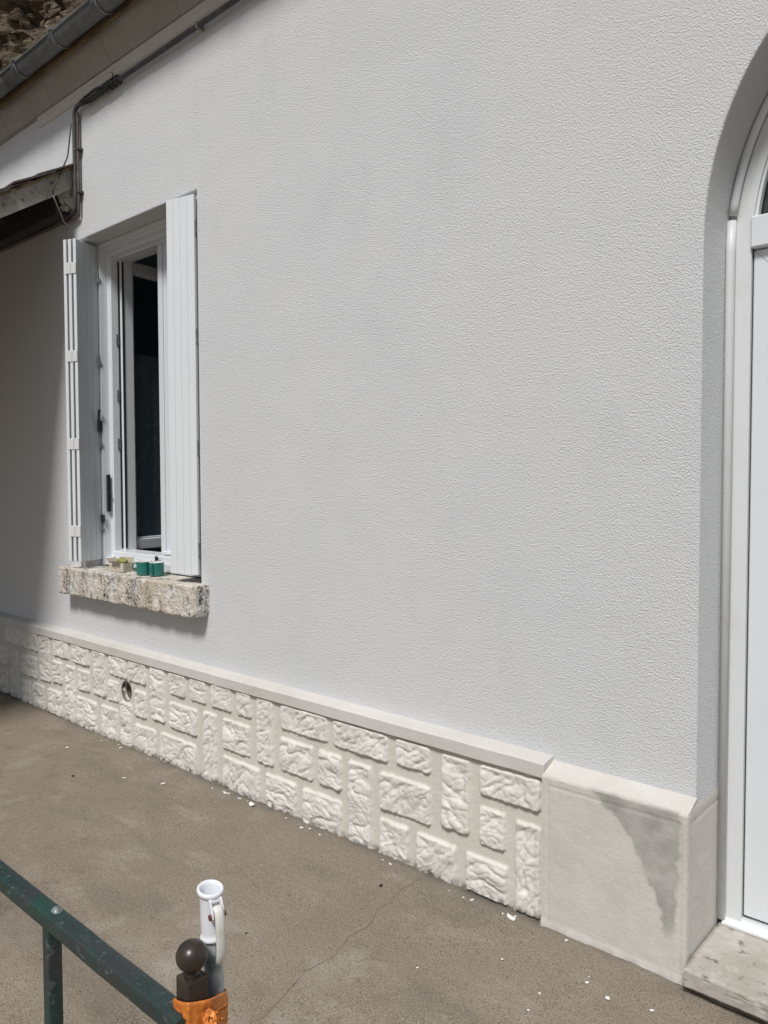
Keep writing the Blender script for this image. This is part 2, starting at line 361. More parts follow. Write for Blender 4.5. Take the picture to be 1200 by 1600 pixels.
# ================================================================== HOUSE
house = tag(empty('house', (-3, 0, 0)), 'single storey house with pale grey scraped render, moulded stone plinth and white joinery', 'house')
WX0, WX1, WZ0, WZ1 = -4.485, -3.275, .985, 2.935
DC, DA, DB, DZS = -.3, .5, .70, 2.18   # door arch centre, half width, rise, springing
def arch_pts(a, b, n=40, x_c=DC, zs=DZS): return [(x_c-a*math.cos(math.pi*k/n), zs+b*math.sin(math.pi*k/n)) for k in range(n+1)]
def wall():
    bm = bmesh.new()
    def loop(pts):
        v = [bm.verts.new((x, 0, z)) for x, z in pts]
        return [bm.edges.new((v[i], v[(i+1) % len(v)])) for i in range(len(v))]
    E_ = loop([(XL, -.05), (DC-DA, -.05)]+arch_pts(DA, DB)+[(DC+DA, -.05), (XR, -.05), (XR, 4.028), (XL, 4.028)])
    E_ += loop([(WX0, WZ0-.06), (WX1, WZ0-.06), (WX1, WZ1), (WX0, WZ1)])
    E_ += loop([(-3.93+.054*math.cos(k*math.pi/12), .308+.058*math.sin(k*math.pi/12)) for k in range(24)])
    bmesh.ops.triangle_fill(bm, use_beauty=True, edges=E_)
    ext = bmesh.ops.extrude_face_region(bm, geom=bm.faces[:])
    for g in ext['geom']:
        if isinstance(g, bmesh.types.BMVert): g.co.y += .36
    bmesh.ops.recalc_face_normals(bm, faces=bm.faces[:])
    # soft arris round the openings
    ed = [e for e in bm.edges if abs(e.verts[0].co.y) < 1e-5 and abs(e.verts[1].co.y) < 1e-5 and len(e.link_faces) == 2 and e.calc_face_angle(0) > 1
          and all(XL+.1 < v.co.x < XR-.1 and .0 < v.co.z < 3.9 and math.hypot(v.co.x+3.93, v.co.z-.308) > .1 for v in e.verts)]
    bmesh.ops.bevel(bm, geom=ed, offset=.006, segments=2, affect='EDGES', profile=.5)
    me = bpy.data.meshes.new('wall'); bm.to_mesh(me); bm.free()
    return link('wall', me, 'render', house)
wall()
# remaining body of the house (side and back walls, ceiling, roof)
b = MB(); b.box(XL, XL+.3, .365, 6, 0, 4.0); b.box(XR-.3, XR, .365, 6, 0, 4.0); b.box(XL, XR, 6.002, 6.3, 0, 4.0)
b.build('outer_wall', 'render', house)
b = MB()
b.box(-5.9, -2.0, 3.6, 3.66, .3, 3.2); b.box(-5.96, -5.9, .37, 3.6, .3, 3.2); b.box(-2.0, -1.94, .37, 3.6, .3, 3.2)
b.box(-5.9, -2.0, .365, 3.6, 3.1, 3.2)
b.build('room_wall', 'interior', house)
MB().box(-5.9, -2.0, .365, 3.6, .2, .3).build('room_floor', 'interior_floor', house)
MB().box(-1.4, .8, .5, .56, 0, 3.2).build('hall_screen', 'interior', house)
rf = MB(); rf.extrude_profile([(-.16, 4.03), (-.16, 4.065), (3.15, 6.1), (6.5, 4.065), (6.5, 4.03), (3.15, 6.03)], XL-.1, XR+.1)
roof = rf.build('roof', 'rooftile', house)

# cornice, board, gutter
cv = [(0, 3.800), (-.027, 3.803), (-.031, 3.808)]
for k in range(1, 11):
    t = k/10; cv.append((-.031-.076*t**1.5, 3.808+.126*t**.95))
cv += [(-.110, 3.938), (-.110, 3.99), (0, 4.02)]
joints = [XL, -7.4, -6.6, -5.9, -5.35, -4.72, -4.03, -3.36, -2.7, -2.0, -1.3, -.6, .1, .8, 1.5, 2.2, XR]
c = MB()
for a0, a1 in zip(joints, joints[1:]): c.extrude_profile([(y, z) for y, z in cv], a0+.0015, a1-.0015)
cor = c.build('cornice', 'cornice', house)
c = MB(); c.extrude_profile([(y+.006 if y < -.001 else y, z) for y, z in cv], XL, XR); c.build('cornice_mortar', 'darkwood', cor)
c = MB(); c.extrude_profile([(-.002, 3.737), (-.009, 3.742), (-.015, 3.752), (-.015, 3.772), (-.019, 3.776), (-.019, 3.799), (-.002, 3.799)], -4.95, XR); c.build('lower_moulding', 'plaster', cor, autosmooth=True)
bd = MB(); x = XL
while x < XR:
    w = random.uniform(.25, .6); z0 = 3.903+random.uniform(-.004, .006)
    bd.box(x, min(x+w, XR), -.142, -.124, z0, 4.02, .003); x += w+.002
board = bd.build('eave_board', 'board', house)
# dark blocks paint in the ragged shadow gap between board and cornice
bd = MB(); x = XL
while x < XR:
    w = random.uniform(.03, .12); bd.box(x, x+w, -.123, -.1105, 3.924+random.uniform(-.010, .010), 4.0, .002); x += w
bd.build('painted_gap_shadow', 'darkwood', cor)
def gutter():
    prof_o = []; cy, cz, r = -.198, 3.962, .052
    out = [(cy-r*math.cos(R(a)), cz-r*math.sin(R(a))) for a in range(0, 181, 12)]
    inn = [(cy-(r-.003)*math.cos(R(a)), cz-(r-.003)*math.sin(R(a))) for a in range(180, -1, -12)]
    g = MB(); g.extrude_profile(out+inn, XL, XR)
    g.tube([(XL, cy-r-.004, cz+.002), (XR, cy-r-.004, cz+.002)], .008, 10)
    G = g.build('gutter', 'zinc', house, autosmooth=True)
    x = -4.25
    for i in range(-7, 15):
        xx = x+i*.472
        if not XL < xx < XR: continue
        h = MB(); w = .007
        arc = [(cy-(r+.004)*math.cos(R(a)), cz-(r+.004)*math.sin(R(a))) for a in range(-15, 181, 12)]
        arc2 = [(cy-(r+.008)*math.cos(R(a)), cz-(r+.008)*math.sin(R(a))) for a in range(180, -16, -12)]
        h.extrude_profile(arc+arc2, xx-w, xx+w)
        h.tube([(xx-.02, cy-r-.012, cz+.014), (xx+.02, cy-r-.014, cz+.012)], .006, 8)
        h.tube([(xx-.05, cy-r*.80, cz-.042), (xx-.06, cy-r*.95, cz-.030), (xx-.03, cy-r-.008, cz-.022), (xx, cy-r-.008, cz-.012)], .003, 6)
        h.build('gutter_bracket', 'zinc_light', G)
    s_ = MB(); ar = [(cy-(r+.002)*math.cos(R(a)), cz-(r+.002)*math.sin(R(a))) for a in range(0, 181, 12)]
    for xx in (-4.93, -2.9):
        s_ = MB(); s_.extrude_profile(ar+[(cy-(r-.001)*math.cos(R(a)), cz-(r-.001)*math.sin(R(a))) for a in range(180, -1, -12)], xx, xx+.02); s_.build('gutter_joint', 'zinc', G)
gutter()

# ---- plinth: heightfield of moulded stones
ST = [(-5.52, -5.18, .369, .495), (-5.17, -5.02, .37, .498), (-5.0, -4.85, .196, .497), (-4.81, -4.6, .383, .495), (-4.56, -4.34, .379, .496), (-4.3, -4.15, .228, .492), (-4.11, -3.92, .375, .495), (-3.9, -3.72, .372, .493), (-3.68, -3.54, .205, .494), (-3.5, -3.35, .373, .491), (-3.31, -3.17, .373, .493), (-3.13, -2.97, .374, .497), (-2.93, -2.82, .374, .494), (-2.78, -2.66, .185, .492), (-5.61, -5.49, .205, .333), (-5.44, -5.32, .018, .332), (-5.29, -5.04, .188, .331), (-4.82, -4.69, .21, .352), (-4.65, -4.52, .001, .349), (-4.49, -4.34, .221, .35), (-4.13, -4.01, .222, .345), (-3.84, -3.72, .188, .338), (-3.5, -3.25, .196, .335), (-3.2, -3.09, 0, .343), (-3.04, -2.83, .189, .34), (-2.62, -2.4, .188, .34), (-5.62, -5.49, .016, .165), (-5.3, -5.14, 0, .152), (-5.1, -4.94, .011, .164), (-4.89, -4.7, .016, .161), (-4.5, -4.26, .002, .181), (-4.21, -4.02, .005, .185), (-3.99, -3.87, 0, .246), (-3.84, -3.63, 0, .149), (-3.59, -3.26, 0, .154), (-3.04, -2.76, 0, .156), (-2.72, -2.51, 0, .151), (-2.61, -2.31, .376, .49), (-2.37, -2.23, .189, .339), (-2.28, -1.97, .374, .487), (-2.19, -2.06, .006, .338), (-2.02, -1.76, .183, .334), (-2.02, -1.87, 0, .147), (-1.93, -1.76, .38, .486), (-1.71, -1.58, .2, .477), (-1.83, -1.64, .004, .146), (-1.6, -1.42, .017, .143), (-1.54, -1.29, .367, .48), (-1.54, -1.43, .188, .328), (-1.39, -1.29, .017, .322), (-2.47, -2.23, 0, .148)]
x = -5.67
rr = random.Random(3)
while x > XL+.4:                       # the run under the lean-to, further left
    w = rr.uniform(.28, .4)
    ST += [(x-w, x-.04, .375, .495), (x-w, x-w*.5-.02, .2, .335), (x-w*.5+.02, x-.04, .2, .335), (x-w, x-.04, 0, .155)]; x -= w+.04
    ST += [(x-.12, x-.0, .2, .495), (x-.12, x, 0, .155)]; x -= .16
x = .72
while x < XR-.4:
    w = rr.uniform(.28, .4)
    ST += [(x, x+w, .375, .495), (x, x+w*.5-.02, .2, .335), (x+w*.5+.02, x+w, .2, .335), (x, x+w, 0, .155)]; x += w+.04
HOLE = (-3.93, .308, .052, .056)
def stone_height(x, z, cells):
    best = 0; sid = 0; bd_ = 0
    for i, (a, b2, c0, d0) in cells:
        if a-.01 < x < b2+.01 and c0-.01 < z < d0+.01:
            wob = .004*fb(x, z, i, 30, 2)
            dx = min(x-a, b2-x)+wob; dz = min(z-c0 if c0 > .03 else 9, d0-z)+wob
            r = .014
            if dx < r and dz < r: d = r-math.hypot(r-dx, r-dz)
            else: d = min(dx, dz)
            if d > 0:
                e = min(1, d/.0065); best = e*e*(3-2*e); sid = i+1; bd_ = d
    return best, sid, bd_
def facing(x0, x1, step):
    nx = int((x1-x0)/step); z0, z1 = -.03, .502; nz = int((z1-z0)/step)
    vs = []; st = []; jt = []; hl = []
    allc = list(enumerate(ST))
    for i in range(nx+1):
        x = x0+(x1-x0)*i/nx
        cells = [c for c in allc if c[1][0]-.02 < x < c[1][1]+.02]
        for j in range(nz+1):
            z = z0+(z1-z0)*j/nz
            h, sid, hd = stone_height(x, z, cells)
            y = .046+.0012*fb(x, z, 0, 9, 3)+.0006*fb(x, z, 4, 60, 2)
            if h > 0:
                ang = sid*2.39996 % 1.6-.8; ca, sa = math.cos(ang), math.sin(ang)
                u = x*ca+z*sa; w = -x*sa+z*ca
                wx = .030*noise.noise(Vector((x*12, z*12, sid*3.1))); wz = .030*noise.noise(Vector((x*12, z*12, 50+sid*3.1)))
                p = Vector(((u+wx)*9, (w+wz)*21, sid*7.7))
                rg = 1-min(1, abs(noise.noise(p))*2.6)
                p2 = Vector(((u+wz)*22, (w-wx)*46, sid*5.3))
                rg2 = 1-min(1, abs(noise.noise(p2))*2.6)
                big = noise.noise(Vector((u*8, w*15, sid*1.7)))
                edge = min(1, h)*(.35+.65*min(1, hd/.03)); y += h*.0145+edge*(.0085*big-.0072*rg**2.0-.0038*rg2**1.8+.0014*fb(x, z, 1, 55, 3))
            dh = math.hypot((x-HOLE[0])/HOLE[2], (z-HOLE[1])/HOLE[3])
            if dh < 1: y = .02
            elif dh < 1.15: y = min(y, .047)
            vs.append((x, -y, z))
            g = .016+.014*fb(x, 0, 2, 17, 3); s_ = max(0, 1-(z-g*.3)/.030) if z < .08 else 0
            s_ = min(1, max(0, s_*(.55+1.1*fb(x, z, 6, 40, 3))))
            
            st.append(s_); jt.append(1-h); hl.append(dh < 1)
    n1 = nz+1
    fs = [(i*n1+j, (i+1)*n1+j, (i+1)*n1+j+1, i*n1+j+1) for i in range(nx) for j in range(nz)]
    fs = [f for f in fs if not all(hl[k] for k in f)]
    me = bpy.data.meshes.new('stone_facing'); me.from_pydata(vs, [], fs)
    a = me.attributes.new('stain', 'FLOAT', 'POINT'); a.data.foreach_set('value', st)
    a = me.attributes.new('joint', 'FLOAT', 'POINT'); a.data.foreach_set('value', jt)
    return me
BX0, BX1 = -1.277, -.797           # the smooth corner block beside the door
facing_o = link('stone_facing', facing(-6.2, BX0+.004, .0042), 'stone', house, smooth=True)
t = MB(); t.lathe([(.0515, -.047), (.0515, .15), (.0, .152), (.0, .156), (.0545, .156), (.0545, -.047)], 40, Matrix.Translation((HOLE[0], 0, HOLE[1])) @ Matrix.Rotation(R(-90), 4, 'X') @ Matrix.Diagonal((1, 1.08, 1, 1)), closed=True)
t.build('vent_hole', 'vent', facing_o, autosmooth=True)
link('stone_facing', facing(XL, -6.2, .012), 'stone', house, smooth=True)
link('stone_facing', facing(.66, XR, .012), 'stone', house, smooth=True)
lp = [(-.0, .556), (-.058, .545), (-.064, .540), (-.064, .496), (-.06, .4935), (-.0, .4935)]
lm = MB()
def ledge(x0, x1):
    n = int(abs(x1-x0)/.06); prev = None
    for i in range(n+1):
        x = x0+(x1-x0)*i/n
        ring = [lm.bm.verts.new((x, y+(.0012*fb(x, z, 0, 6, 3) if y < -.01 else 0), z+(.0014*fb(x, y, 8, 6, 3)))) for y, z in lp]
        if prev:
            for k in range(len(ring)): lm.bm.faces.new((prev[k], prev[(k+1) % len(ring)], ring[(k+1) % len(ring)], ring[k]))
        else: lm.bm.faces.new(ring)
        prev = ring
    lm.bm.faces.new(prev[::-1])
ledge(XL, BX0+.004); lm.build('ledge', 'ledge', house); lm = MB(); ledge(.676, XR); lm.build('ledge', 'ledge', house)


# corner blocks either side of the door
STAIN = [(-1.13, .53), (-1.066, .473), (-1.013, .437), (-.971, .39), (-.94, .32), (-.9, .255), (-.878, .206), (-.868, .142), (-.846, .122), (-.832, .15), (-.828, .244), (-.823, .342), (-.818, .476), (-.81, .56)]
def seg_d(p, a, b):
    ax, ay = a; bx, by = b; dx, dy = bx-ax, by-ay; t = max(0, min(1, ((p[0]-ax)*dx+(p[1]-ay)*dy)/(dx*dx+dy*dy+1e-12)))
    return math.hypot(p[0]-ax-t*dx, p[1]-ay-t*dy)
def inside(p, P):
    c = False; n = len(P); j = n-1
    for i in range(n):
        if (P[i][1] > p[1]) != (P[j][1] > p[1]) and p[0] < (P[j][0]-P[i][0])*(p[1]-P[i][1])/(P[j][1]-P[i][1])+P[i][0]: c = not c
        j = i
    return c
def block(x0, x1, stain, jamb_right):
    # one skin wrapped: sloped top, front, and side return into the reveal
    W_ = x1-x0; step = .005
    # path across: s from 0.. : front width then return depth .20
    depth_path = []
    r = .008
    n = int(W_/step)
    xs = [(x0+W_*i/n, -.07) for i in range(n+1)] if jamb_right else [(x1-W_*i/n, -.07) for i in range(n+1)]
    sx = 1 if jamb_right else -1
    xs[-1] = (xs[-1][0]-sx*.003, -.07)
    edge = x1 if jamb_right else x0
    xs += [(edge, -.064)]
    m = int(.27/.02)
    xs += [(edge, -.064+(.197+.064)*(i+1)/m) for i in range(m)]
    xs = [(xs[0][0], -.002)]+[(xs[0][0], -.066)]+xs
    zs = [-.03+(.505+.03)*j/107 for j in range(108)]
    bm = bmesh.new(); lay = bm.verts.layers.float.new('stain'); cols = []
    for x, y in xs:
        col = []
        for z in zs:
            g = 0
            if y < -.0695:
                d = min(x-x0-.022, z-.0+9 if True else 0, .478-z, x1-.022-x)
                g = .0022*math.exp(-(d/.0035)**2)
                dz2 = .0012*fb(x, z, 3, 12, 4)
            elif abs(x-edge) < 1e-6 and y > -.05:
                d = min(y+.045, .478-z); g = .0018*math.exp(-(d/.006)**2); dz2 = 0
            else: dz2 = 0
            bx = x; by = y
            if y < -.0695: by = y+g+dz2*.6
            elif abs(x-edge) < 1e-6: bx = x-sx*g
            # rough feathered foot
            if z < .03: by -= .004*(1-z/.03)*(1+fb(x, 0, 1, 20, 3)) if y < -.06 else 0
            v = bm.verts.new((bx, by, z)); s_ = 0
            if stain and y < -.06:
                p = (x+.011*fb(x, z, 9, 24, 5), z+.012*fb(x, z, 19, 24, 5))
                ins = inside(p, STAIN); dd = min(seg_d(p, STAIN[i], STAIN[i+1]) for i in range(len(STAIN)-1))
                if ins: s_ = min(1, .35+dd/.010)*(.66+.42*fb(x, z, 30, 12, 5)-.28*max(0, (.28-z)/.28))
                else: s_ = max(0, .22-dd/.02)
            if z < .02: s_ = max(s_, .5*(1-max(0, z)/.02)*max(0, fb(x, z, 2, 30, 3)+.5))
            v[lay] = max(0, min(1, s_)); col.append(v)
        # chamfered, sloping top: up to the wall face (front) or up the jamb (return)
        if y < -.06:
            for yy, zz in ((-.062, .515), (-.0, .541)):
                if x == edge: v = bm.verts.new((edge-sx*(.0), -.058 if zz < .52 else -.0, zz))
                else: v = bm.verts.new((x, yy, zz))
                col.append(v)
        else:
            a = min(1, (y+.06)/.05)
            v = bm.verts.new((x-sx*.002, y, .515)); col.append(v)
            v = bm.verts.new((x-sx*.006, max(y, 0), .541)); col.append(v)
        cols.append(col)
    for A, B in zip(cols, cols[1:]):
        for k in range(len(A)-1):
            try: bm.faces.new((A[k], B[k], B[k+1], A[k+1]))
            except ValueError: pass
    bmesh.ops.recalc_face_normals(bm, faces=bm.faces[:])
    bmesh.ops.remove_doubles(bm, verts=bm.verts[:], dist=.0002)
    for e in bm.edges:
        if len(e.link_faces) == 2 and e.calc_face_angle(0) > R(40): e.smooth = False
    me = bpy.data.meshes.new('corner_block'); bm.to_mesh(me); bm.free()
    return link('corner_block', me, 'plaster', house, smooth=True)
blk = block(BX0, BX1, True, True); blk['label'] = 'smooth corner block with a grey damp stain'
block(.197, .677, False, False)['label'] = 'smooth unstained corner block beyond the door'

# ---- window sill
def sill():
    x0, x1, y0, y1, z0, z1 = -4.640, -3.205, -.088, .165, .803, .966
    b = bmesh.new(); bmesh.ops.create_cube(b, size=1)
    for v in b.verts: v.co = Vector(((x0+x1)/2+v.co.x*(x1-x0), (y0+y1)/2+v.co.y*(y1-y0), (z0+z1)/2+v.co.z*(z1-z0)))
    ed = [e for e in b.edges if all(v.co.x > x1-.01 and v.co.z < z0+.01 for v in e.verts)]
    bmesh.ops.bevel(b, geom=ed, offset=.04, segments=5, affect='EDGES', profile=.5)
    bmesh.ops.bevel(b, geom=[e for e in b.edges if e.calc_face_angle(0) > .5 and all(v.co.y < y0+.01 for v in e.verts)], offset=.008, segments=2, affect='EDGES', profile=.5)
    bmesh.ops.triangulate(b, faces=b.faces[:])
    for _ in range(9):
        lg = [e for e in b.edges if e.calc_length() > .014 and (e.verts[0].co.y < .0 or e.verts[1].co.y < .0 or e.calc_length() > .08)]
        if not lg: break
        bmesh.ops.subdivide_edges(b, edges=lg, cuts=1); bmesh.ops.triangulate(b, faces=[f for f in b.faces if len(f.verts) > 3])
    b.normal_update()
    for v in b.verts:
        p = v.co; pit = fb(p.x, p.y, p.z, 34, 4); lump = fb(p.x, p.y, p.z, 9, 3)
        d = .004*lump+.0035*pit-(.008 if pit > .45 else 0)*(pit)
        if p.z > z1-.02: d *= .4
        v.co = p+v.normal*d
        # weathered lower arris with bites
        if p.z < z0+.012: v.co.z += max(0, fb(p.x, 0, 3, 13, 3))*.014
    # it bears in the wall: stop at the reveal
    me = bpy.data.meshes.new('window_sill'); b.to_mesh(me); b.free()
    return link('window_sill', me, 'limestone', house, smooth=True)
sl_o = sill(); sl_o['label'] = 'weathered limestone sill with black lichen streaks'

# ---- window
def frame_rect(m, x0, x1, z0, z1, y0, y1, w, bev=.004, wb=None, wt=None):
    wb = wb or w; wt = wt or w
    m.box(x0, x0+w, y0, y1, z0, z1, bev); m.box(x1-w, x1, y0, y1, z0, z1, bev)
    m.box(x0+w-.001, x1-w+.001, y0+.0015, y1-.0015, z1-wt, z1-.0015, bev); m.box(x0+w-.001, x1-w+.001, y0+.0015, y1-.0015, z0+.0015, z0+wb, bev)
w = MB()
# outer lining with the shutter track
w.extrude_profile([(WX0+.0015, .118), (WX0+.014, .114), (WX0+.016, .122), (WX0+.026, .122), (WX0+.028, .116), (WX0+.038, .116), (WX0+.042, .160), (WX0+.048, .166),
                   (WX0+.066, .163), (WX0+.074, .168), (WX0+.078, .222), (WX0+.095, .226), (WX0+.095, .30), (WX0+.0015, .30)], .972, 2.934, axis='z')
w.box(WX1-.10, WX1-.001, .12, .30, .986, 2.934, .003)
w.box(WX0+.039, WX1-.09, .117, .30, 2.908, 2.9335, .003); w.box(WX0+.041, WX1-.095, .128, .30, 2.892, 2.9095, .003); w.box(WX0+.046, WX1-.095, .164, .30, 2.862, 2.894, .003)
w.box(WX0+.076, WX1-.095, .195, .30, 2.848, 2.865, .004)
w.box(WX0+.041, WX1-.09, .119, .30, .973, 1.022, .003); w.box(WX0+.075, WX1-.09, .150, .30, 1.020, 1.058, .005)
win = w.build('window', 'pvc', house)
for xx in (-4.28, -3.84): MB().box(xx-.028, xx+.028, .1115, .1185, .992, 1.006, .003).build('drain_cap', 'pvc_dirty', win)
def sash(x_len, z0, z1, mtx, name='sash'):
    m = MB()
    fw = .068
    for (a, b_, c_, d_) in ((0, fw, z0, z1), (x_len-fw, x_len, z0, z1)):
        m.box(a, b_, 0, .058, c_, d_, .004, mtx=mtx); 
    m.box(fw-.001, x_len-fw+.001, .0015, .0565, z0+.001, z0+fw, .004, mtx=mtx); m.box(fw-.001, x_len-fw+.001, .0015, .0565, z1-fw, z1-.001, .004, mtx=mtx)
    # glazing bead
    for (a, b_, c_, d_) in ((fw, fw+.012, z0+fw, z1-fw), (x_len-fw-.012, x_len-fw, z0+fw, z1-fw)):
        m.box(a-.002, b_, .010, .05, c_, d_, .003, mtx=mtx)
    m.box(fw+.01, x_len-fw-.01, .011, .049, z0+fw-.002, z0+fw+.012, .003, mtx=mtx); m.box(fw+.01, x_len-fw-.01, .011, .049, z1-fw-.012, z1-fw+.002, .003, mtx=mtx)
    s_ = m.build(name, 'pvc', win)
    MB().box(fw+.008, x_len-fw-.008, .026, .032, z0+fw+.008, z1-fw-.008, mtx=mtx).build('pane', 'pane', s_) if False else None
    gm = MB(); gm.box(fw+.008, x_len-fw-.008, .026, .032, z0+fw+.008, z1-fw-.008, mtx=mtx)
    gm.build('pane', 'pane', s_)
    return s_
# left casement swung wide open into the room
Mo = Matrix.Translation((WX0+.093, .243, 0)) @ Matrix.Rotation(R(97), 4, 'Z')
# local +x runs from hinge into the room, local -y (outer face) then looks towards +x
sash(.545, 1.055, 2.862, Mo)
# closing edge strips of the open casement and its fittings beside the hinge
m = MB(); m.box(WX0+.0785, WX0+.0815, .208, .220, 1.07, 2.84, .001); m.box(WX0+.0955, WX0+.0985, .2265, .2405, 1.07, 2.84, .001); m.build('sash_seal', 'gasket', win)
for zz in (2.36, 2.02, 1.72):
    MB().box(WX0+.0785, WX0+.086, .190, .212, zz-.035, zz+.035, .003).build('lock_keeper', 'zinc_light', win)
# right casement closed
Mc = Matrix.Translation((-3.925, .205, 0))
sash(.57, 1.06, 2.85, Mc)
m = MB(); m.box(-3.945, -3.90, .197, .204, 1.065, 2.845, .002); m.build('meeting_strip', 'pvc', win)
MB().box(-3.905, -3.83, .175, .204, 1.062, 1.085, .006).build('weather_foot', 'pvc', win)
MB().box(-3.80, -3.785, .176, .20, 1.045, 1.06, .003)
st_ = MB(); st_.lathe([(0, .03), (.006, .03), (.009, .022), (.008, 0), (0, 0)], 12, Matrix.Translation((-3.905, .139, 1.028))); st_.box(-3.91, -3.86, .128, .146, 1.0285, 1.034, .002)
st_.build('shutter_stop', 'blackplastic', win)
# lace curtain hanging on the open casement
def curtain_mat():
    m = bpy.data.materials.new('lace_curtain'); m.use_nodes = True; n = m.node_tree.nodes; l = m.node_tree.links
    b = n['Principled BSDF']; b.inputs['Base Color'].default_value = (.72, .78, .80, 1); b.inputs['Roughness'].default_value = .9
    tc = n.new('ShaderNodeTexCoord'); t = n.new('ShaderNodeTexNoise'); t.inputs['Scale'].default_value = 9; t.inputs['Detail'].default_value = 1.5; t.inputs['Distortion'].default_value = 1.5
    l.new(tc.outputs['Object'], t.inputs['Vector'])
    r = n.new('ShaderNodeMapRange'); r.inputs['From Min'].default_value = .60; r.inputs['From Max'].default_value = .66; r.inputs['To Min'].default_value = .7; r.inputs['To Max'].default_value = .9
    l.new(t.outputs['Fac'], r.inputs['Value']); l.new(r.outputs[0], b.inputs['Alpha'])
    return m
M['curtain'] = curtain_mat()
cm = MB(); prev = None
for i in range(60):
    u = .085+i*.38/59; yy = .075+.0025*math.sin(i*.5)+.002*math.sin(i*.19)
    a = cm.bm.verts.new(Mo @ Vector((u, yy, 1.12))); c2 = cm.bm.verts.new(Mo @ Vector((u, yy*.98, 2.30)))
    if prev: cm.bm.faces.new((prev[0], a, c2, prev[1]))
    prev = (a, c2)
cm.build('curtain', 'curtain', win, smooth=True)

# ---- folding shutters
def leaf_bm(m, L, z0, z1, T, mtx, ribs=True):
    """leaf from local x=0..L, thickness centred at y=0"""
    n = 4; gap = .0022; w_ = (L-gap*(n-1))/n
    m.box(.001, L-.001, -T/2+.0035, T/2-.0035, z0+.001, z1-.001, mtx=mtx)
    for k in range(n):
        m.box(k*(w_+gap), k*(w_+gap)+w_, -T/2, T/2, z0, z1, .0018, mtx=mtx)
ZH = [2.744, 2.229, 1.71, 1.19]
# left: folded packet of three leaves swung out from the jamb, edges outwards
hx, hy = WX0+.021, .110
Ml = Matrix.Translation((hx, hy, 0)) @ Matrix.Rotation(R(-67), 4, 'Z')   # +x local points out of the wall and slightly right
LL = .188
m = MB()
for k in range(3): leaf_bm(m, LL, 1.008, 2.915, .021, Ml @ Matrix.Translation((0, -.0125-k*.0345, 0)) )
shl = m.build('shutter', 'shutter', house); shl['label'] = 'packet of three folded shutter leaves, edges outwards'
for zz in ZH:
    for k in range(2):
        MB().box(LL-.004, LL+.0045, -.038+(0 if k == 0 else -.0395), -.001+(0 if k == 0 else -.0395), zz-.033, zz+.033, .002, mtx=Ml @ Matrix.Translation((0, 0, 0))).build('hinge', 'hinge', shl)
for zz in (2.73, 2.225, 1.725, 1.21):
    h = MB(); h.lathe([(0, -.035), (.006, -.035), (.006, .035), (0, .035)], 12, Matrix.Translation((hx+.006, hy-.004, zz)))
    h.box(hx-.006, hx+.024, hy-.001, hy+.004, zz-.03, zz-.004, .001); h.box(hx-.012, hx+.004, hy-.006, hy+.004, zz+.002, zz+.036, .001); h.build('hinge', 'zinc_light', shl)
h = MB(); h.tube([(hx+.012, hy-.012, 1.79), (hx+.016, hy-.018, 1.84), (hx+.024, hy-.022, 1.88), (hx+.034, hy-.022, 1.925)], [.010, .008, .006, .009], 8); h.box(hx+.002, hx+.022, hy-.018, hy+.002, 1.80, 1.86, .002)
h.build('latch', 'blackplastic', shl)
h = MB(); h.box(WX0+.044, WX0+.062, .130, .152, 1.30, 1.53, .003); h.box(WX0+.026, WX0+.058, .100, .113, 1.235, 1.285, .004); h.tube([(WX0+.06, .135, 1.42), (WX0+.085, .128, 1.42)], .005, 8)
h.build('shutter_arm', 'blackplastic', shl)
# right: outer leaf half closed, two more behind it
Mr = Matrix.Translation((-3.283, -.004, 0)) @ Matrix.Rotation(R(180+12), 4, 'Z')
m = MB(); leaf_bm(m, .187, 1.010, 2.912, .021, Mr)
leaf_bm(m, .187, 1.010, 2.912, .021, Mr @ Matrix.Translation((0, -.03, 0)))
Mj = Matrix.Translation((-3.30, .035, 0)) @ Matrix.Rotation(R(92), 4, 'Z')
leaf_bm(m, .075, 1.010, 2.912, .021, Mj)
shr = m.build('shutter', 'shutter', house); shr['label'] = 'shutter leaf standing half across the opening with vertical grooves'
for zz in (2.752, 2.213, 1.654, 1.135):
    MB().box(-3.290, -3.2795, -.010, .030, zz-.04, zz+.04, .002).build('hinge', 'zinc_light', shr)

# ---- door
dm = MB()
def arch_ring(m, a0, b0, a1, b1, y0, y1, zb, n=48):
    """ring between outer (a0,b0) and inner (a1,b1) contours with straight legs to zb"""
    O = [(DC-a0, zb)]+arch_pts(a0, b0, n)+[(DC+a0, zb)]; I = [(DC-a1, zb)]+arch_pts(a1, b1, n)+[(DC+a1, zb)]
    bm = m.bm; vs = [[bm.verts.new((x, y, z)) for x, z in P] for P, y in ((O, y0), (I, y0), (I, y1), (O, y1))]
    for i in range(len(O)-1):
        for k in range(4):
            A, B = vs[k], vs[(k+1) % 4]; bm.faces.new((A[i], A[i+1], B[i+1], B[i]))
    bm.faces.new([vs[k][0] for k in range(4)]); bm.faces.new([vs[k][-1] for k in range(4)])
arch_ring(dm, DA-.001, DB-.001, DA-.028, DB-.028, .206, .30, .09)
arch_ring(dm, DA-.0275, DB-.0275, DA-.072, DB-.072, .200, .298, .09)
door = dm.build('door', 'pvc_dirty', house, autosmooth=True)
t = MB(); P = [q for q in arch_pts(DA-.013, DB-.013, 60) if q[1] > 2.276]
t.tube([(x, .193, z) for x, z in P], .0125, 12); t.build('trim_bead', 'pvc', door, smooth=True)
t = MB(); t.tube([(DC-DA+.014, .192, .10), (DC-DA+.014, .192, DZS-.004), (DC-DA+.0165, .192, 2.272)], .0135, 12); t.tube([(DC+DA-.014, .192, .10), (DC+DA-.014, .192, DZS-.004), (DC+DA-.0165, .192, 2.272)], .0135, 12)
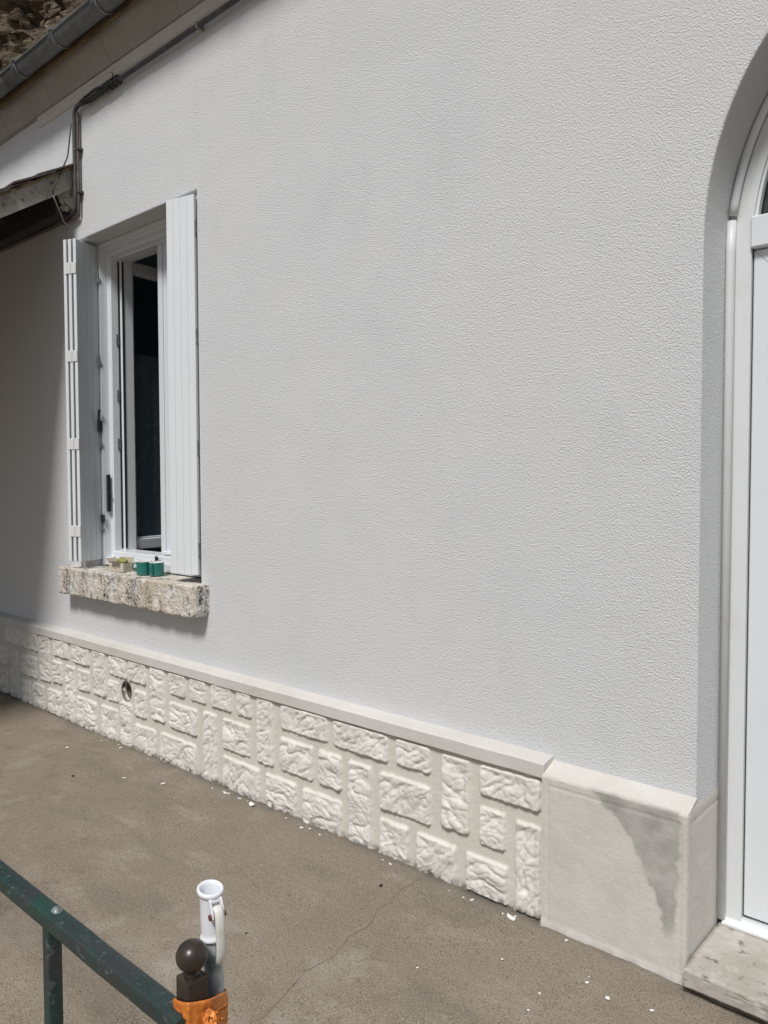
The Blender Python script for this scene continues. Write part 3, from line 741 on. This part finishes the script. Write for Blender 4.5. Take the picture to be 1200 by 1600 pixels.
t.build('trim_bead', 'pvc_dirty', door, smooth=True)
t = MB(); arch_ring(t, DA-.0718, DB-.0718, DA-.080, DB-.080, .212, .29, 2.265); t.build('glazing_bead', 'pvc', door, autosmooth=True)
t = MB(); t.box(DC-DA+.072, DC+DA-.072, .188, .29, 2.180, 2.274, .004); t.build('transom', 'pvc', door)
gl = MB(); P = [(DC-DA+.079, 2.265)]+[p for p in arch_pts(DA-.078, DB-.078, 48) if p[1] > 2.265]+[(DC+DA-.079, 2.265)]
A = [gl.bm.verts.new((x, .245, z)) for x, z in P]; gl.bm.faces.new(A)
B_ = [gl.bm.verts.new((x, .25, z)) for x, z in P]; gl.bm.faces.new(B_[::-1])
gl.build('fanlight', 'fanglass', door)
g = MB(); arch_ring(g, DA-.0795, DB-.0795, DA-.082, DB-.082, .235, .244, 2.27); g.build('gasket', 'gasket', door)
# leaf
lf = MB(); X0, X1, Z0, Z1 = DC-DA+.0755, DC+DA-.0755, .122, 2.177
lf.box(X0, X0+.09, .212, .28, Z0, Z1, .003); lf.box(X1-.09, X1, .212, .28, Z0, Z1, .003)
lf.box(X0+.09, X1-.09, .2135, .279, Z1-.09, Z1-.0015, .003); lf.box(X0+.09, X1-.09, .2135, .279, Z0+.0015, Z0+.12, .003)
leaf = lf.build('door_leaf', 'pvc', door)
p_ = MB(); p_.box(X0+.088, X1-.088, .232, .262, Z0+.11, Z1-.088)
for (a0, b0, c0, d0) in ((X0+.15, X1-.15, .36, .95), (X0+.15, X1-.15, 1.10, 2.02)):
    frame_rect(p_, a0, b0, c0, d0, .222, .234, .022, .004); p_.box(a0+.05, b0-.05, .226, .234, c0+.05, d0-.05, .006)
p_.build('door_panel', 'pvc', door)
mj = MB()
for z0_ in (Z1, ):
    mj.box(-.0004, .0004, 0, .0012, -.127, 0, mtx=Matrix.Translation((X0+.001, .2112, z0_-.001)) @ Matrix.Rotation(R(-45), 4, 'Y'))
    mj.build('mitre_joint', 'zinc_light', leaf) if False else mj.build('mitre_joint', 'zinc_light', door)
h = MB(); h.box(X1-.065, X1-.03, .203, .212, 1.02, 1.24, .003); h.tube([(X1-.048, .205, 1.17), (X1-.048, .165, 1.17), (X1-.06, .155, 1.17), (X1-.17, .155, 1.168)], .009, 10); h.build('handle', 'zinc_light', door)
g = MB(); g.box(X0-.0035, X0, .216, .27, .12, 2.178); g.box(X1, X1+.0035, .216, .27, .12, 2.178); g.build('gasket', 'gasket', door)
t = MB(); t.extrude_profile([(.182, .083), (.180, .086), (.180, .092), (.192, .098), (.203, .106), (.206, .112), (.28, .112), (.28, .083)], DC-DA+.020, DC+DA-.020)
t.build('threshold', 'pvc_dirty', door)
# step slab, with a nosing overhanging the recessed riser
def step():
    b = bmesh.new(); x0, x1, y0, y1, z0, z1 = -.792+.0, .192, -.118, .30, .030, .082
    bmesh.ops.create_cube(b, size=1)
    for v in b.verts: v.co = Vector(((x0+x1)/2+v.co.x*(x1-x0), (y0+y1)/2+v.co.y*(y1-y0), (z0+z1)/2+v.co.z*(z1-z0)))
    bmesh.ops.bevel(b, geom=[e for e in b.edges if all(v.co.y < y0+.01 for v in e.verts)], offset=.006, segments=2, affect='EDGES', profile=.5)
    bmesh.ops.triangulate(b, faces=b.faces[:])
    for _ in range(7):
        lg = [e for e in b.edges if e.calc_length() > .02]
        if not lg: break
        bmesh.ops.subdivide_edges(b, edges=lg, cuts=1); bmesh.ops.triangulate(b, faces=[f for f in b.faces if len(f.verts) > 3])
    b.normal_update()
    for v in b.verts:
        p = v.co; d = .002*fb(p.x, p.y, p.z, 7, 3)+.001*fb(p.x, p.y, p.z, 40, 3)
        pit = fb(p.x, p.y, p.z, 28, 3)
        if pit > .42: d -= .003
        v.co = p+v.normal*d
    me = bpy.data.meshes.new('door_step'); b.to_mesh(me); b.free()
    o = link('door_step', me, 'step', house, smooth=True)
    return o
ds = step(); ds['label'] = 'worn pale stone doorstep'
MB().box(-.786, .186, -.085, .29, -.04, .0305).build('riser', 'ground', ds)

# ================================================================== LEAN-TO (left)
lean = tag(empty('lean_to_roof', (-6.5, -.6, 0)), 'dark open lean-to roof with peeling pale verge board fixed to the wall left of the window', 'lean-to roof')
SL = .66                       # fall per metre outwards
LX = -4.47; LX2 = -8.8; OUT = 2.1
def zr(y): return 3.41+y*SL    # y negative outwards: top of roof
bb = MB(); bb.extrude_profile([(-.004, zr(0)-.035), (-OUT, zr(-OUT)-.035), (-OUT, zr(-OUT)-.160), (-.05, zr(0)-.190)], LX-.028, LX)
bb.build('barge_board', 'barge', lean)
bb = MB(); bb.extrude_profile([(-.004, zr(0)-.028), (-OUT-.02, zr(-OUT)-.042), (-OUT-.02, zr(-OUT)-.056), (-.004, zr(0)-.043)], LX-.05, LX+.012); bb.build('drip_strip', 'board', lean)
tl = MB(); y = 0.0; k = 0
rr = random.Random(5)
while y < OUT+.05:
    # a course of flat tiles; each tile a thin tilted slab
    x = LX+.02
    while x > LX2:
        w_ = .17+rr.uniform(-.004, .004); dz = rr.uniform(-.004, .005); tw = rr.uniform(-.01, .012) if x > LX-.1 else 0
        y0 = -y-.02; y1 = -y-.26
        ang = -math.atan(SL)-.0
        q = MB()
        a = [(x-w_+.002, y0, zr(y0)+.0+dz-.018), (x+tw, y0, zr(y0)+dz-.018), (x+tw, y1+rr.uniform(-.006, .006), zr(y1)+.016+dz-.010), (x-w_+.002, y1, zr(y1)+.016+dz-.010)]
        vv = [tl.bm.verts.new(p) for p in a]; v2 = [tl.bm.verts.new((p[0], p[1], p[2]-.011)) for p in a]
        tl.bm.faces.new(vv); tl.bm.faces.new(v2[::-1])
        for i in range(4): tl.bm.faces.new((vv[i], vv[(i+1) % 4], v2[(i+1) % 4], v2[i]))
        x -= w_
    y += .13; k += 1
tl.build('roof_tiles', 'rooftile', lean)
bb = MB(); bb.extrude_profile([(-.004, zr(0)-.036), (-OUT, zr(-OUT)-.036), (-OUT, zr(-OUT)-.054), (-.004, zr(0)-.054)], LX2, LX-.029); bb.build('roof_boards', 'darkwood', lean)
x = LX-.6
while x > LX2:
    bb = MB(); bb.extrude_profile([(-.10, zr(-.1)-.055), (-OUT, zr(-OUT)-.055), (-OUT, zr(-OUT)-.155), (-.10, zr(-.1)-.165)], x-.04, x+.04); bb.build('rafter', 'darkwood', lean); x -= .6
MB().box(LX2, LX-.075, -.105, -.004, 3.075, 3.26, .006).build('wall_plate', 'darkwood', lean)
MB().box(LX2, LX-.10, -OUT+.06, -OUT+.2, 1.78, 1.90, .006).build('eave_beam', 'darkwood', lean)
for xx in (-4.75, -6.7, -8.6): MB().box(xx-.06, xx+.06, -OUT+.07, -OUT+.19, 0, 1.80, .006).build('post', 'darkwood', lean)
# carved knee bracket with flaking whitewash under the verge
bk = MB(); P = []
for k in range(21):
    t_ = k/20; P.append((-.03-.115*math.sin(t_*math.pi*.5)*(1+.18*math.sin(t_*math.pi*3)), 3.11+.14*t_))
bk.extrude_profile([(-.004, 3.11)]+P+[(-.004, 3.26)], LX-.070, LX-.012)
o = bk.build('bracket', 'barge', lean)
lumps = MB()
for k in range(16):
    t_ = k/15; c0 = Vector((LX-.03-rr.uniform(0, .03), -.05-.07*t_-rr.uniform(0, .02), 3.13+.12*t_+rr.uniform(-.02, .02))); s_ = rr.uniform(.010, .022)
    bq = bmesh.new(); bmesh.ops.create_icosphere(bq, subdivisions=2, radius=s_)
    for v in bq.verts: v.co = c0+v.co*(1+.5*noise.noise(v.co*90+c0*20))
    lumps._add(bq)
lumps.build('mortar_patch', 'cornice', lean)

# ================================================================== CONDUIT + CABLES
cd = MB(); yk = -.030; zc = 3.689
pts = [(XR-.05, yk, zc+.006)]
x = XR-.3
while x > -4.36: pts.append((x, yk-.002*math.sin(x*1.7), zc+.004*math.sin(x*2.1)+.002)); x -= .2
pts += [(-4.40, yk, zc+.004), (-4.432, yk, zc-.010), (-4.444, yk, zc-.04)]
z = zc-.12
while z > 3.16: pts.append((-4.447+.002*math.sin(z*7), yk, z)); z -= .12
pts += [(-4.452, yk, 3.115), (-4.462, yk, 3.095), (-4.50, yk, 3.085)]
x = -4.7
while x > -8.6: pts.append((x, yk, 3.070+.003*math.sin(x*3))); x -= .3
cd.tube(pts, .0125, 12)
conduit = cd.build('conduit', 'conduit', None, smooth=True)
tag(conduit, 'dark pipe running under the eaves cornice, turning down the wall beside the window', 'conduit')
cb = MB(); pts = [(-4.424, -.022, 3.662)]
z = 3.60
while z > 3.13: pts.append((-4.424+.0015*math.sin(z*9), -.022, z)); z -= .1
pts += [(-4.426, -.022, 3.09), (-4.438, -.022, 3.068), (-4.47, -.024, 3.062), (-4.62, -.026, 3.060)]
cb.tube(pts, .0095, 10); cb.build('side_pipe', 'conduit_brown', conduit, smooth=True)
for xx in (-3.2, -2.2, -1.2, -.2): MB().box(xx-.006, xx+.006, -.046, -.0, zc-.016, zc+.018, .003).build('clip', 'zinc_light', conduit)
for zz in (3.45, 3.2): MB().box(-4.466, -4.402, -.034, -.0, zz-.008, zz+.008, .003).build('clip', 'conduit', conduit)
# bundle of black cable lashed round the conduit near the bend
bd_ = MB()
for k in range(4):
    ph = k*1.6; L = []
    for i in range(40):
        t_ = i/39; x = -4.34+.40*t_; amp = .013+.005*math.sin(t_*math.pi)
        L.append((x, yk-.004+amp*math.cos(ph+t_*2.5), zc+.002+amp*math.sin(ph+t_*2.5)+.002*math.sin(t_*14+k)))
    bd_.tube(L, .0065, 8)
for xx in (-4.03, -3.99, -3.945):
    bd_.tube([(xx+.004*math.sin(a*2), yk+.022*math.cos(a), zc+.022*math.sin(a)) for a in [k*math.pi/8 for k in range(16)]], .0035, 6, closed=True)
bd_.tube([(-3.97, yk-.018, zc+.012), (-3.955, yk-.026, zc+.026), (-3.965, yk-.03, zc+.034)], .003, 6)
tag(bd_.build('cable_bundle', 'wireblack', None, smooth=True), 'bundle of black cable lashed round the pipe just past its upper bend', 'cable')
w1 = MB(); w1.tube([(-4.458, -.045, 3.60), (-4.468, -.05, 3.52), (-4.485, -.055, 3.42), (-4.487, -.062, 3.397), (-4.468, -.09, 3.345), (-4.448, -.14, 3.24), (-4.447, -.165, 3.185), (-4.455, -.165, 3.155)], .0042, 8)
wi = w1.build('hanging_wire', 'wireblack', None, smooth=True)
tag(wi, 'thin slack wire looping from the pipe over the verge board, its loose end coloured grey as if lit', 'wire')
w1 = MB(); w1.tube([(-4.455, -.165, 3.157), (-4.462, -.15, 3.13), (-4.47, -.12, 3.08), (-4.50, -.08, 3.03), (-4.515, -.05, 3.02), (-4.535, -.035, 3.005)], .0042, 8)
w1.build('loose_end', 'wire_painted_lit', wi, smooth=True)  # same black wire continued; the light on it is put into a grey colour

# ================================================================== THINGS ON THE SILL
def mug(x, y, rz, label):
    z = .9685; m = MB(); r = .040; h = .076
    m.lathe([(0, .0), (r-.004, .0), (r-.001, .003), (r, .008), (r, h-.004), (r-.0025, h-.004), (r-.0025, .005), (0, .004)], 36)
    o = m.build('mug', 'green_enamel', None, autosmooth=True)
    rim = MB(); rim.tube([((r-.001)*math.cos(a), (r-.001)*math.sin(a), h-.002) for a in [k*2*math.pi/36 for k in range(36)]], .0026, 8, closed=True)
    rim.build('rim', 'white_enamel', o, smooth=True)
    li = MB(); li.lathe([(r-.0031, h-.002), (r-.0031, .0065), (0, .0065)], 36); li.build('lining', 'white_enamel', o, smooth=True)
    hd = MB(); hd.tube([(r-.002, 0, h-.014), (r+.012, 0, h-.012), (r+.023, 0, h-.020), (r+.026, 0, h-.034), (r+.021, 0, h-.048), (r+.010, 0, h-.057), (r-.002, 0, h-.058)], .0042, 8)
    hd.build('handle', 'green_enamel', o, smooth=True)
    o.location = (x, y, z); o.rotation_euler = (0, 0, rz)
    return tag(o, label, 'mug', 'green enamel mugs on the window sill')
mug(-3.830, .013, R(215), 'green enamel mug with white rim, the one beside the small carton')
mug(-3.735, .034, R(-62), 'green enamel mug with white rim, the one nearer the grooved white shutter')
def carton():
    Mx = Matrix.Translation((-4.085, .020, .9685)) @ Matrix.Rotation(R(14), 4, 'Z')
    m = MB(); L, D_, H_ = .112, .075, .050; t = .002
    m.box(-L/2, L/2, -D_/2, -D_/2+t, 0, H_, mtx=Mx); m.box(-L/2, L/2, D_/2-t, D_/2, 0, H_, mtx=Mx)
    m.box(-L/2, -L/2+t, -D_/2+t, D_/2-t, 0, H_, mtx=Mx); m.box(L/2-t, L/2, -D_/2+t, D_/2-t, 0, H_, mtx=Mx); m.box(-L/2+t, L/2-t, -D_/2+t, D_/2-t, 0, t, mtx=Mx)
    o = m.build('carton', 'carton', None)
    tag(o, 'small open printed cardboard carton on the sill beside the mugs', 'box')
    f = MB()
    f.box(-.01, L*.5, 0, .034, 0, .0015, mtx=Mx @ Matrix.Translation((-.02, -D_/2, H_)) @ Matrix.Rotation(R(152), 4, 'X')); f.build('flap', 'carton_in', o)
    f = MB(); f.box(-.001, .0005, -D_/2, D_/2, 0, .036, mtx=Mx @ Matrix.Translation((-L/2, 0, H_)) @ Matrix.Rotation(R(-48), 4, 'Y')); f.build('flap', 'carton_in', o)
    f = MB(); f.box(-L*.5, L*.5, 0, .0015, 0, .030, mtx=Mx @ Matrix.Translation((0, D_/2-.002, H_)) @ Matrix.Rotation(R(-20), 4, 'X')); f.build('flap', 'carton_in', o)
    s_ = MB(); bq = bmesh.new(); bmesh.ops.create_icosphere(bq, subdivisions=3, radius=1)
    for v in bq.verts: v.co = Mx @ (Vector((v.co.x*.042+.0, v.co.y*.024+.008, v.co.z*.02+.056))*(1+.03*noise.noise(v.co*3)))
    s_._add(bq); tag(s_.build('cleaning_sponge', 'twig', None, smooth=True), 'yellow green rounded item poking out of the open carton', 'sponge')
carton()

# ================================================================== HANDRAIL, NEWEL, POLE, RIBBON
RY, RZ_ = -1.697, .719
rail = tag(empty('handrail', (-1.5, RY, 0)), 'worn dark green metal handrail on a square post in the foreground', 'handrail')
m = MB()
pr = []
for a in range(0, 360, 15):     # rounded flat-topped bar section
    c0, s0 = math.cos(R(a)), math.sin(R(a)); pr.append((.0170*math.copysign(abs(c0)**.32, c0), .0142*math.copysign(abs(s0)**.32, s0)))
prev = None
xs_ = [-.905]+[-.925-k*.035 for k in range(1, 40)]+[-2.3-k*.2 for k in range(10)]
for x in xs_:
    lift = max(0, -1.27-x)*.008+.0015*fb(x, 0, 2, 5, 2)
    ring = [m.bm.verts.new((x, RY+p[0]*(1+.02*fb(x, p[0], 1, 8, 2)), RZ_+lift+p[1]*(1+.03*fb(x, 5, p[1], 9, 2)))) for p in pr]
    if prev:
        for k in range(len(pr)): m.bm.faces.new((prev[k], prev[(k+1) % len(pr)], ring[(k+1) % len(pr)], ring[k]))
    else: m.bm.faces.new(ring)
    prev = ring
m.bm.faces.new(prev[::-1]); m.build('rail', 'green_paint', rail, autosmooth=True)
for xx in (-1.313, -2.6, -4.0): MB().box(xx-.0125, xx+.0125, RY-.0125, RY+.0125, -.02, RZ_-.008, .003, 2).build('post', 'green_paint', rail)
m = MB(); m.lathe([(0, .0035), (.005, .0035), (.0062, .001), (.0085, .0), (.009, -.002), (0, -.002)], 16, Matrix.Translation((-1.302, RY+.004, RZ_+.0155)))
m.tube([(-1.302+.011*math.cos(a), RY+.004+.008*math.sin(a), RZ_+.0148+.001*math.sin(a*3)) for a in [k*math.pi/8 for k in range(16)]], .0016, 6, closed=True)
m.build('screw', 'zinc_light', rail, smooth=True)

NX, NY = -.917, -1.679
newel = tag(empty('newel_post', (NX, NY, 0)), 'dark brown square metal post with a round ball finial, end of the green handrail', 'post')
Mn = Matrix.Translation((NX, NY, 0)) @ Matrix.Rotation(R(-2), 4, 'Z')
m = MB(); m.box(-.0165, .0165, -.0165, .0165, -.02, .778, .0018, 2, mtx=Mn)
m.lathe([(.0, .0055), (.0085, .0055), (.011, .003), (.0122, 0)], 4, Mn @ Matrix.Translation((0, 0, .777)) @ Matrix.Rotation(R(45), 4, 'Z'))
m.build('post', 'brown_paint', newel)
m = MB(); pf = [(.0105, 0), (.0098, .004), (.0082, .0065)]
for k in range(1, 25):
    a = -math.pi/2+math.pi*k/24
    if math.cos(a)*.0228 > .008 or k > 12: pf.append((max(0, .0228*math.cos(a)), .0265+.0215*math.sin(a)))
m.lathe(pf, 40, Mn @ Matrix.Translation((0, 0, .780))); m.build('ball_finial', 'brown_paint', newel, smooth=True)

PX, PY = -.932, -1.633
pole = tag(empty('pole', (PX, PY, 0)), 'grey galvanised tube with white plastic socket and lever on top, strapped to the brown post', 'pole')
Mp = Matrix.Translation((PX, PY, .806)) @ Matrix.Rotation(R(1.6), 4, 'X') @ Matrix.Rotation(R(-.8), 4, 'Y')
m = MB(); m.lathe([(.0128, -.80), (.0140, -.80), (.0140, .03), (.0128, .03)], 32, Mp, closed=True); m.build('tube', 'galv', pole, autosmooth=True)
tiltM = Mp
# socket: flared lip on top, ring at the foot, and an obliquely cut mouth
def socket():
    bm = bmesh.new(); seg = 48; rings = []
    prof = [(.0150, 0.0), (.0186, .0), (.0192, .002), (.0188, .0048), (.0174, .006), (.0172, .012), (.0172, .064), (.0178, .067), (.0200, .069), (.0212, .0715), (.0208, .075), (.0190, .0765), (.0168, .0755), (.0152, .072), (.0150, .03)]
    for r_, z_ in prof:
        r_ *= .93; ring = []
        for k in range(seg):
            a = 2*math.pi*k/seg; x_, y_ = r_*math.cos(a), r_*math.sin(a); zz = z_
            if z_ > .04: zz += -x_*.16*(z_-.03)/.045
            ring.append(bm.verts.new(tiltM @ Vector((x_, y_, zz))))
        rings.append(ring)
    n = len(rings)
    for i in range(n):
        A, B = rings[i], rings[(i+1) % n]
        for k in range(seg): bm.faces.new((A[k], A[(k+1) % seg], B[(k+1) % seg], B[k]))
    bmesh.ops.recalc_face_normals(bm, faces=bm.faces[:])
    me = bpy.data.meshes.new('socket'); bm.to_mesh(me); bm.free()
    return link('socket', me, 'white_plastic', pole, smooth=True)
sk = socket()
# lever side faces the camera's right: direction in world
ld = R(-62)       # azimuth of the lever around the tube, about the camera's right-front
Mlv = tiltM @ Matrix.Rotation(ld+R(48), 4, 'Z')   # local +x outward
m = MB()
for s_ in (-1, 1):
    b = []
    for (x_, z_) in ((.0165, .067), (.0205, .066), (.0275, .050), (.0285, .043), (.0262, .0385), (.0225, .0385), (.0165, .046)):
        b.append((x_, z_))
    q = MB(); q.extrude_profile(b, s_*.0082-.0014, s_*.0082+.0014, axis='y'); bmesh.ops.transform(q.bm, matrix=Mlv, verts=q.bm.verts); m._add(q.bm)
m.box(.016, .0185, -.0082, .0082, .060, .066, .001, mtx=Mlv)
m.build('lever_bracket', 'white_plastic', pole)
m = MB(); m.lathe([(0, -.0125), (.0042, -.0125), (.0045, -.0105), (.0045, .0105), (.0042, .0125), (0, .0125)], 16, Mlv @ Matrix.Translation((.0238, 0, .0445)) @ Matrix.Rotation(R(90), 4, 'X')); m.build('pin', 'rust', pole, autosmooth=True)
# curved lever, a thick strap arching out and down
def lever():
    bm = bmesh.new(); rings = []
    path = [(.0195, .0500), (.0222, .0552), (.0262, .0562), (.0297, .0520), (.0318, .0440), (.0328, .034), (.0330, .020), (.0325, .006), (.0312, -.008), (.0285, -.019), (.0240, -.0255), (.0195, -.0275), (.0162, -.0262)]
    for i, (x_, z_) in enumerate(path):
        p0 = path[max(0, i-1)]; p1 = path[min(len(path)-1, i+1)]; d = Vector((p1[0]-p0[0], 0, p1[1]-p0[1])).normalized(); nrm = Vector((d.z, 0, -d.x))
        t_ = i/(len(path)-1); w_ = .0066 if i < 9 else .0066-.0032*(i-8)/4; h_ = .0038
        ring = []
        for a in range(0, 360, 30):
            c0, s0 = math.cos(R(a)), math.sin(R(a)); c0 = math.copysign(abs(c0)**.6, c0); s0 = math.copysign(abs(s0)**.6, s0)
            ring.append(bm.verts.new(Mlv @ (Vector((x_, 0, z_))+Vector((0, c0*w_, 0))+nrm*s0*h_)))
        rings.append(ring)
    for A, B in zip(rings, rings[1:]):
        for k in range(12): bm.faces.new((A[k], A[(k+1) % 12], B[(k+1) % 12], B[k]))
    bm.faces.new(rings[0]); bm.faces.new(rings[-1][::-1]); bmesh.ops.recalc_face_normals(bm, faces=bm.faces[:])
    me = bpy.data.meshes.new('lever'); bm.to_mesh(me); bm.free(); return link('lever', me, 'ivory_plastic', pole, smooth=True)
lever()

# orange ribbon lashed round both
def hull(P):
    P = sorted(set(P)); lo = []; up = []
    for q in P:
        while len(lo) > 1 and (lo[-1][0]-lo[-2][0])*(q[1]-lo[-2][1])-(lo[-1][1]-lo[-2][1])*(q[0]-lo[-2][0]) <= 0: lo.pop()
        lo.append(q)
    for q in reversed(P):
        while len(up) > 1 and (up[-1][0]-up[-2][0])*(q[1]-up[-2][1])-(up[-1][1]-up[-2][1])*(q[0]-up[-2][0]) <= 0: up.pop()
        up.append(q)
    return lo[:-1]+up[:-1]
pts = []
for sx_ in (-1, 1):
    for sy_ in (-1, 1):
        v = Mn @ Vector((sx_*.0165, sy_*.0165, 0))
        for k in range(8): pts.append((round(v.x+.0022*math.cos(k*math.pi/4), 5), round(v.y+.0022*math.sin(k*math.pi/4), 5)))
tb = Mp @ Vector((0, 0, -.07))
for k in range(28): pts.append((round(tb.x+.0168*math.cos(k*math.pi/14), 5), round(tb.y+.0168*math.sin(k*math.pi/14), 5)))
H_ = hull(pts)
# resample
def resample(P, n):
    L = [0]
    for i in range(len(P)): a = P[i]; b = P[(i+1) % len(P)]; L.append(L[-1]+math.hypot(b[0]-a[0], b[1]-a[1]))
    out = []
    for k in range(n):
        s = L[-1]*k/n; i = max(j for j in range(len(P)) if L[j] <= s); a = P[i]; b = P[(i+1) % len(P)]; t_ = (s-L[i])/(L[i+1]-L[i]+1e-9)
        out.append((a[0]+(b[0]-a[0])*t_, a[1]+(b[1]-a[1])*t_))
    return out
HR = resample(H_, 160); cx = sum(p[0] for p in HR)/160; cy = sum(p[1] for p in HR)/160
def ribbon():
    bm = bmesh.new(); rows = 46; rings = []
    for j in range(rows):
        ring = []
        for k, (x_, y_) in enumerate(HR):
            dx, dy = x_-cx, y_-cy; L_ = math.hypot(dx, dy)
            side = dx*.66+dy*.55 # towards the tube the band rides higher
            top = .7352-.45*(dy*.749-dx*.663)+.0020*fb(k*.0+dx*30, dy*30, 0, 1, 2)
            z_ = top-.19*j/(rows-1)
            q_ = Vector((dx*38+z_*70, dy*38-z_*25, z_*95)); fold = (.0034*(1-abs(noise.noise(q_))*2.6)**2*(1 if abs(noise.noise(q_))*2.6 < 1 else 0)+.0014*noise.noise(Vector((dx*90, dy*90+z_*160, z_*60))))*min(1, .25+j/5)
            o_ = .0012+fold
            ring.append(bm.verts.new((x_+dx/L_*o_, y_+dy/L_*o_, z_)))
        rings.append(ring)
    for A, B in zip(rings, rings[1:]):
        for k in range(160): bm.faces.new((A[k], A[(k+1) % 160], B[(k+1) % 160], B[k]))
    bmesh.ops.recalc_face_normals(bm, faces=bm.faces[:])
    me = bpy.data.meshes.new('ribbon'); bm.to_mesh(me); bm.free()
    o = link('ribbon', me, 'orange', None, smooth=True)
    md = o.modifiers.new('solid', 'SOLIDIFY'); md.thickness = .0008
    tag(o, 'crumpled orange plastic ribbon knotted round the brown post and grey tube', 'ribbon')
    # knot and tails on the side facing the camera
    kn = MB(); kd = Vector((.82, -.57, 0)); c0 = Vector((cx, cy, .725))+kd*.030+Vector((.663*.0+.010, .008, 0))
    rnd = random.Random(11)
    def strip(P, w0, tw0, tws):
        prev = None; n = len(P)
        for i in range(n):
            d = (P[min(i+1, n-1)]-P[max(i-1, 0)]).normalized(); sd = d.cross(kd).normalized(); nn = d.cross(sd)
            a = tw0+tws*i/n; u = sd*math.cos(a)+nn*math.sin(a); v = d.cross(u); w_ = w0*(1+.25*math.sin(i*1.3))
            ring = [kn.bm.verts.new(P[i]+u*w_*c_+v*(.0012*math.sin(c_*5+i*.7)+t_)) for c_, t_ in ((-1, 0), (-.5, .0009), (0, .0003), (.5, .0011), (1, 0), (.5, .0003), (0, -.0006), (-.5, 0))]
            if prev:
                for k in range(8): kn.bm.faces.new((prev[k], prev[(k+1) % 8], ring[(k+1) % 8], ring[k]))
            else: kn.bm.faces.new(ring)
            prev = ring
        kn.bm.faces.new(prev[::-1])
    RR = Vector((.749, .663, 0)); ZZ = Vector((0, 0, 1))
    for q in range(5):       # folds of the knot
        a0 = q*1.27+.3; L = []
        for k in range(13):
            t_ = k/12; a = a0+t_*2.6
            L.append(c0+RR*.0085*math.cos(a)*(1-.3*q/5)+ZZ*.0095*math.sin(a)+kd*(.003+.004*math.sin(t_*math.pi)+.0012*q))
        strip(L, .0042, rnd.uniform(-.4, .4), rnd.uniform(-1, 1))
    for q, (dx_, dz_) in enumerate([(-.028, .004), (.022, .016), (-.020, -.018), (.020, -.006)]):   # pulled folds running into the knot
        L = [c0+RR*dx_*(k/9)+ZZ*dz_*(k/9)+kd*(.004-.005*(k/9)) for k in range(10)]
        strip(L, .0036+.001*q/3, .2*q, .5)
    for q in range(3):       # loose tails
        L = []
        for k in range(18): t_ = k/17; L.append(c0+kd*(.006+.006*math.sin(t_*2.2+q))+RR*((q-1)*.014*t_+.003*math.sin(t_*7+q))-ZZ*.11*t_)
        strip(L, .0062, q*.7, 2.2-q)
    k_ = kn.build('knot', 'orange', o, smooth=True)
    # twisted strap edges spreading from the knot over the band
ribbon()

# ================================================================== PAINT FLAKES, PEBBLES
rnd = random.Random(21)
def flake(x, y, r, label, grp=True, name='paint_flake'):
    bm = bmesh.new(); n = rnd.randint(5, 8); ring = []; ring2 = []; el = rnd.uniform(.4, .9); a0 = rnd.uniform(0, 6.28); cu = rnd.uniform(.05, .35)
    for k in range(n):
        a = 2*math.pi*k/n; rr_ = r*rnd.uniform(.55, 1.15); px, py = rr_*math.cos(a), rr_*el*math.sin(a)
        px, py = px*math.cos(a0)-py*math.sin(a0), px*math.sin(a0)+py*math.cos(a0)
        z_ = .0012+cu*abs(px)*rnd.uniform(.5, 1.3)
        ring.append(bm.verts.new((px, py, z_))); ring2.append(bm.verts.new((px, py, z_+.0016)))
    c1 = bm.verts.new((0, 0, .0008)); c2 = bm.verts.new((0, 0, .0028))
    for k in range(n):
        k2 = (k+1) % n; bm.faces.new((c1, ring[k2], ring[k])); bm.faces.new((c2, ring2[k], ring2[k2])); bm.faces.new((ring[k], ring[k2], ring2[k2], ring2[k]))
    me = bpy.data.meshes.new(name); bm.to_mesh(me); bm.free()
    o = link(name, me, 'flake'); o.location = (x, y, gz(x, y)+.001)
    tag(o, label, 'paint flake', 'white paint flakes on the ground' if grp else None); return o
flake(-1.377, -.099, .022, 'largest white paint flake on the ground by the last moulded stone', False)
flake(-2.758, -.098, .026, 'long white paint flake at the foot of the plinth, midway along it', False)
for x, y in [(-1.272, -.314), (-1.103, -.381), (-1.024, -.243), (-.945, -.271), (-.83, -.237), (-1.171, -.094), (-1.444, -.52), (-3.91, -.10), (-4.14, -.294), (-3.507, -.31), (-3.287, -.227)]:
    flake(x, y, rnd.uniform(.005, .0095) if x > -3 else .013, 'small white paint flake lying loose on the open cement ground')
for k in range(34):
    x = rnd.uniform(-4.2, -1.3); y = -.074-abs(rnd.gauss(0, .018)); flake(x, y, rnd.uniform(.003, .011), 'tiny white paint chip in the row along the foot of the plinth')
for k in range(6):
    x = rnd.uniform(-4.5, -.8); y = -.12-rnd.uniform(0, .5); flake(x, y, rnd.uniform(.002, .0045), 'small white paint flake lying loose on the open cement ground')
def pebble(x, y, r, label):
    bm = bmesh.new(); bmesh.ops.create_icosphere(bm, subdivisions=2, radius=r)
    for v in bm.verts: v.co *= 1+.35*noise.noise(v.co*(.9/r)+Vector((x, y, 0))); v.co.z *= .7
    me = bpy.data.meshes.new('pebble'); bm.to_mesh(me); bm.free(); o = link('pebble', me, 'pebble', smooth=True); o.location = (x, y, gz(x, y)+r*.5)
    tag(o, label, 'pebble', 'dark pebbles on the ground')
pebble(-1.847, -.235, .0075, 'dark brown pebble beside the crack near the plinth')
pebble(-3.72, -.47, .007, 'small dark pebble lying out on the ground below the vent')
pebble(-1.98, -.75, .004, 'tiny dark pebble in open ground near the white pole socket')
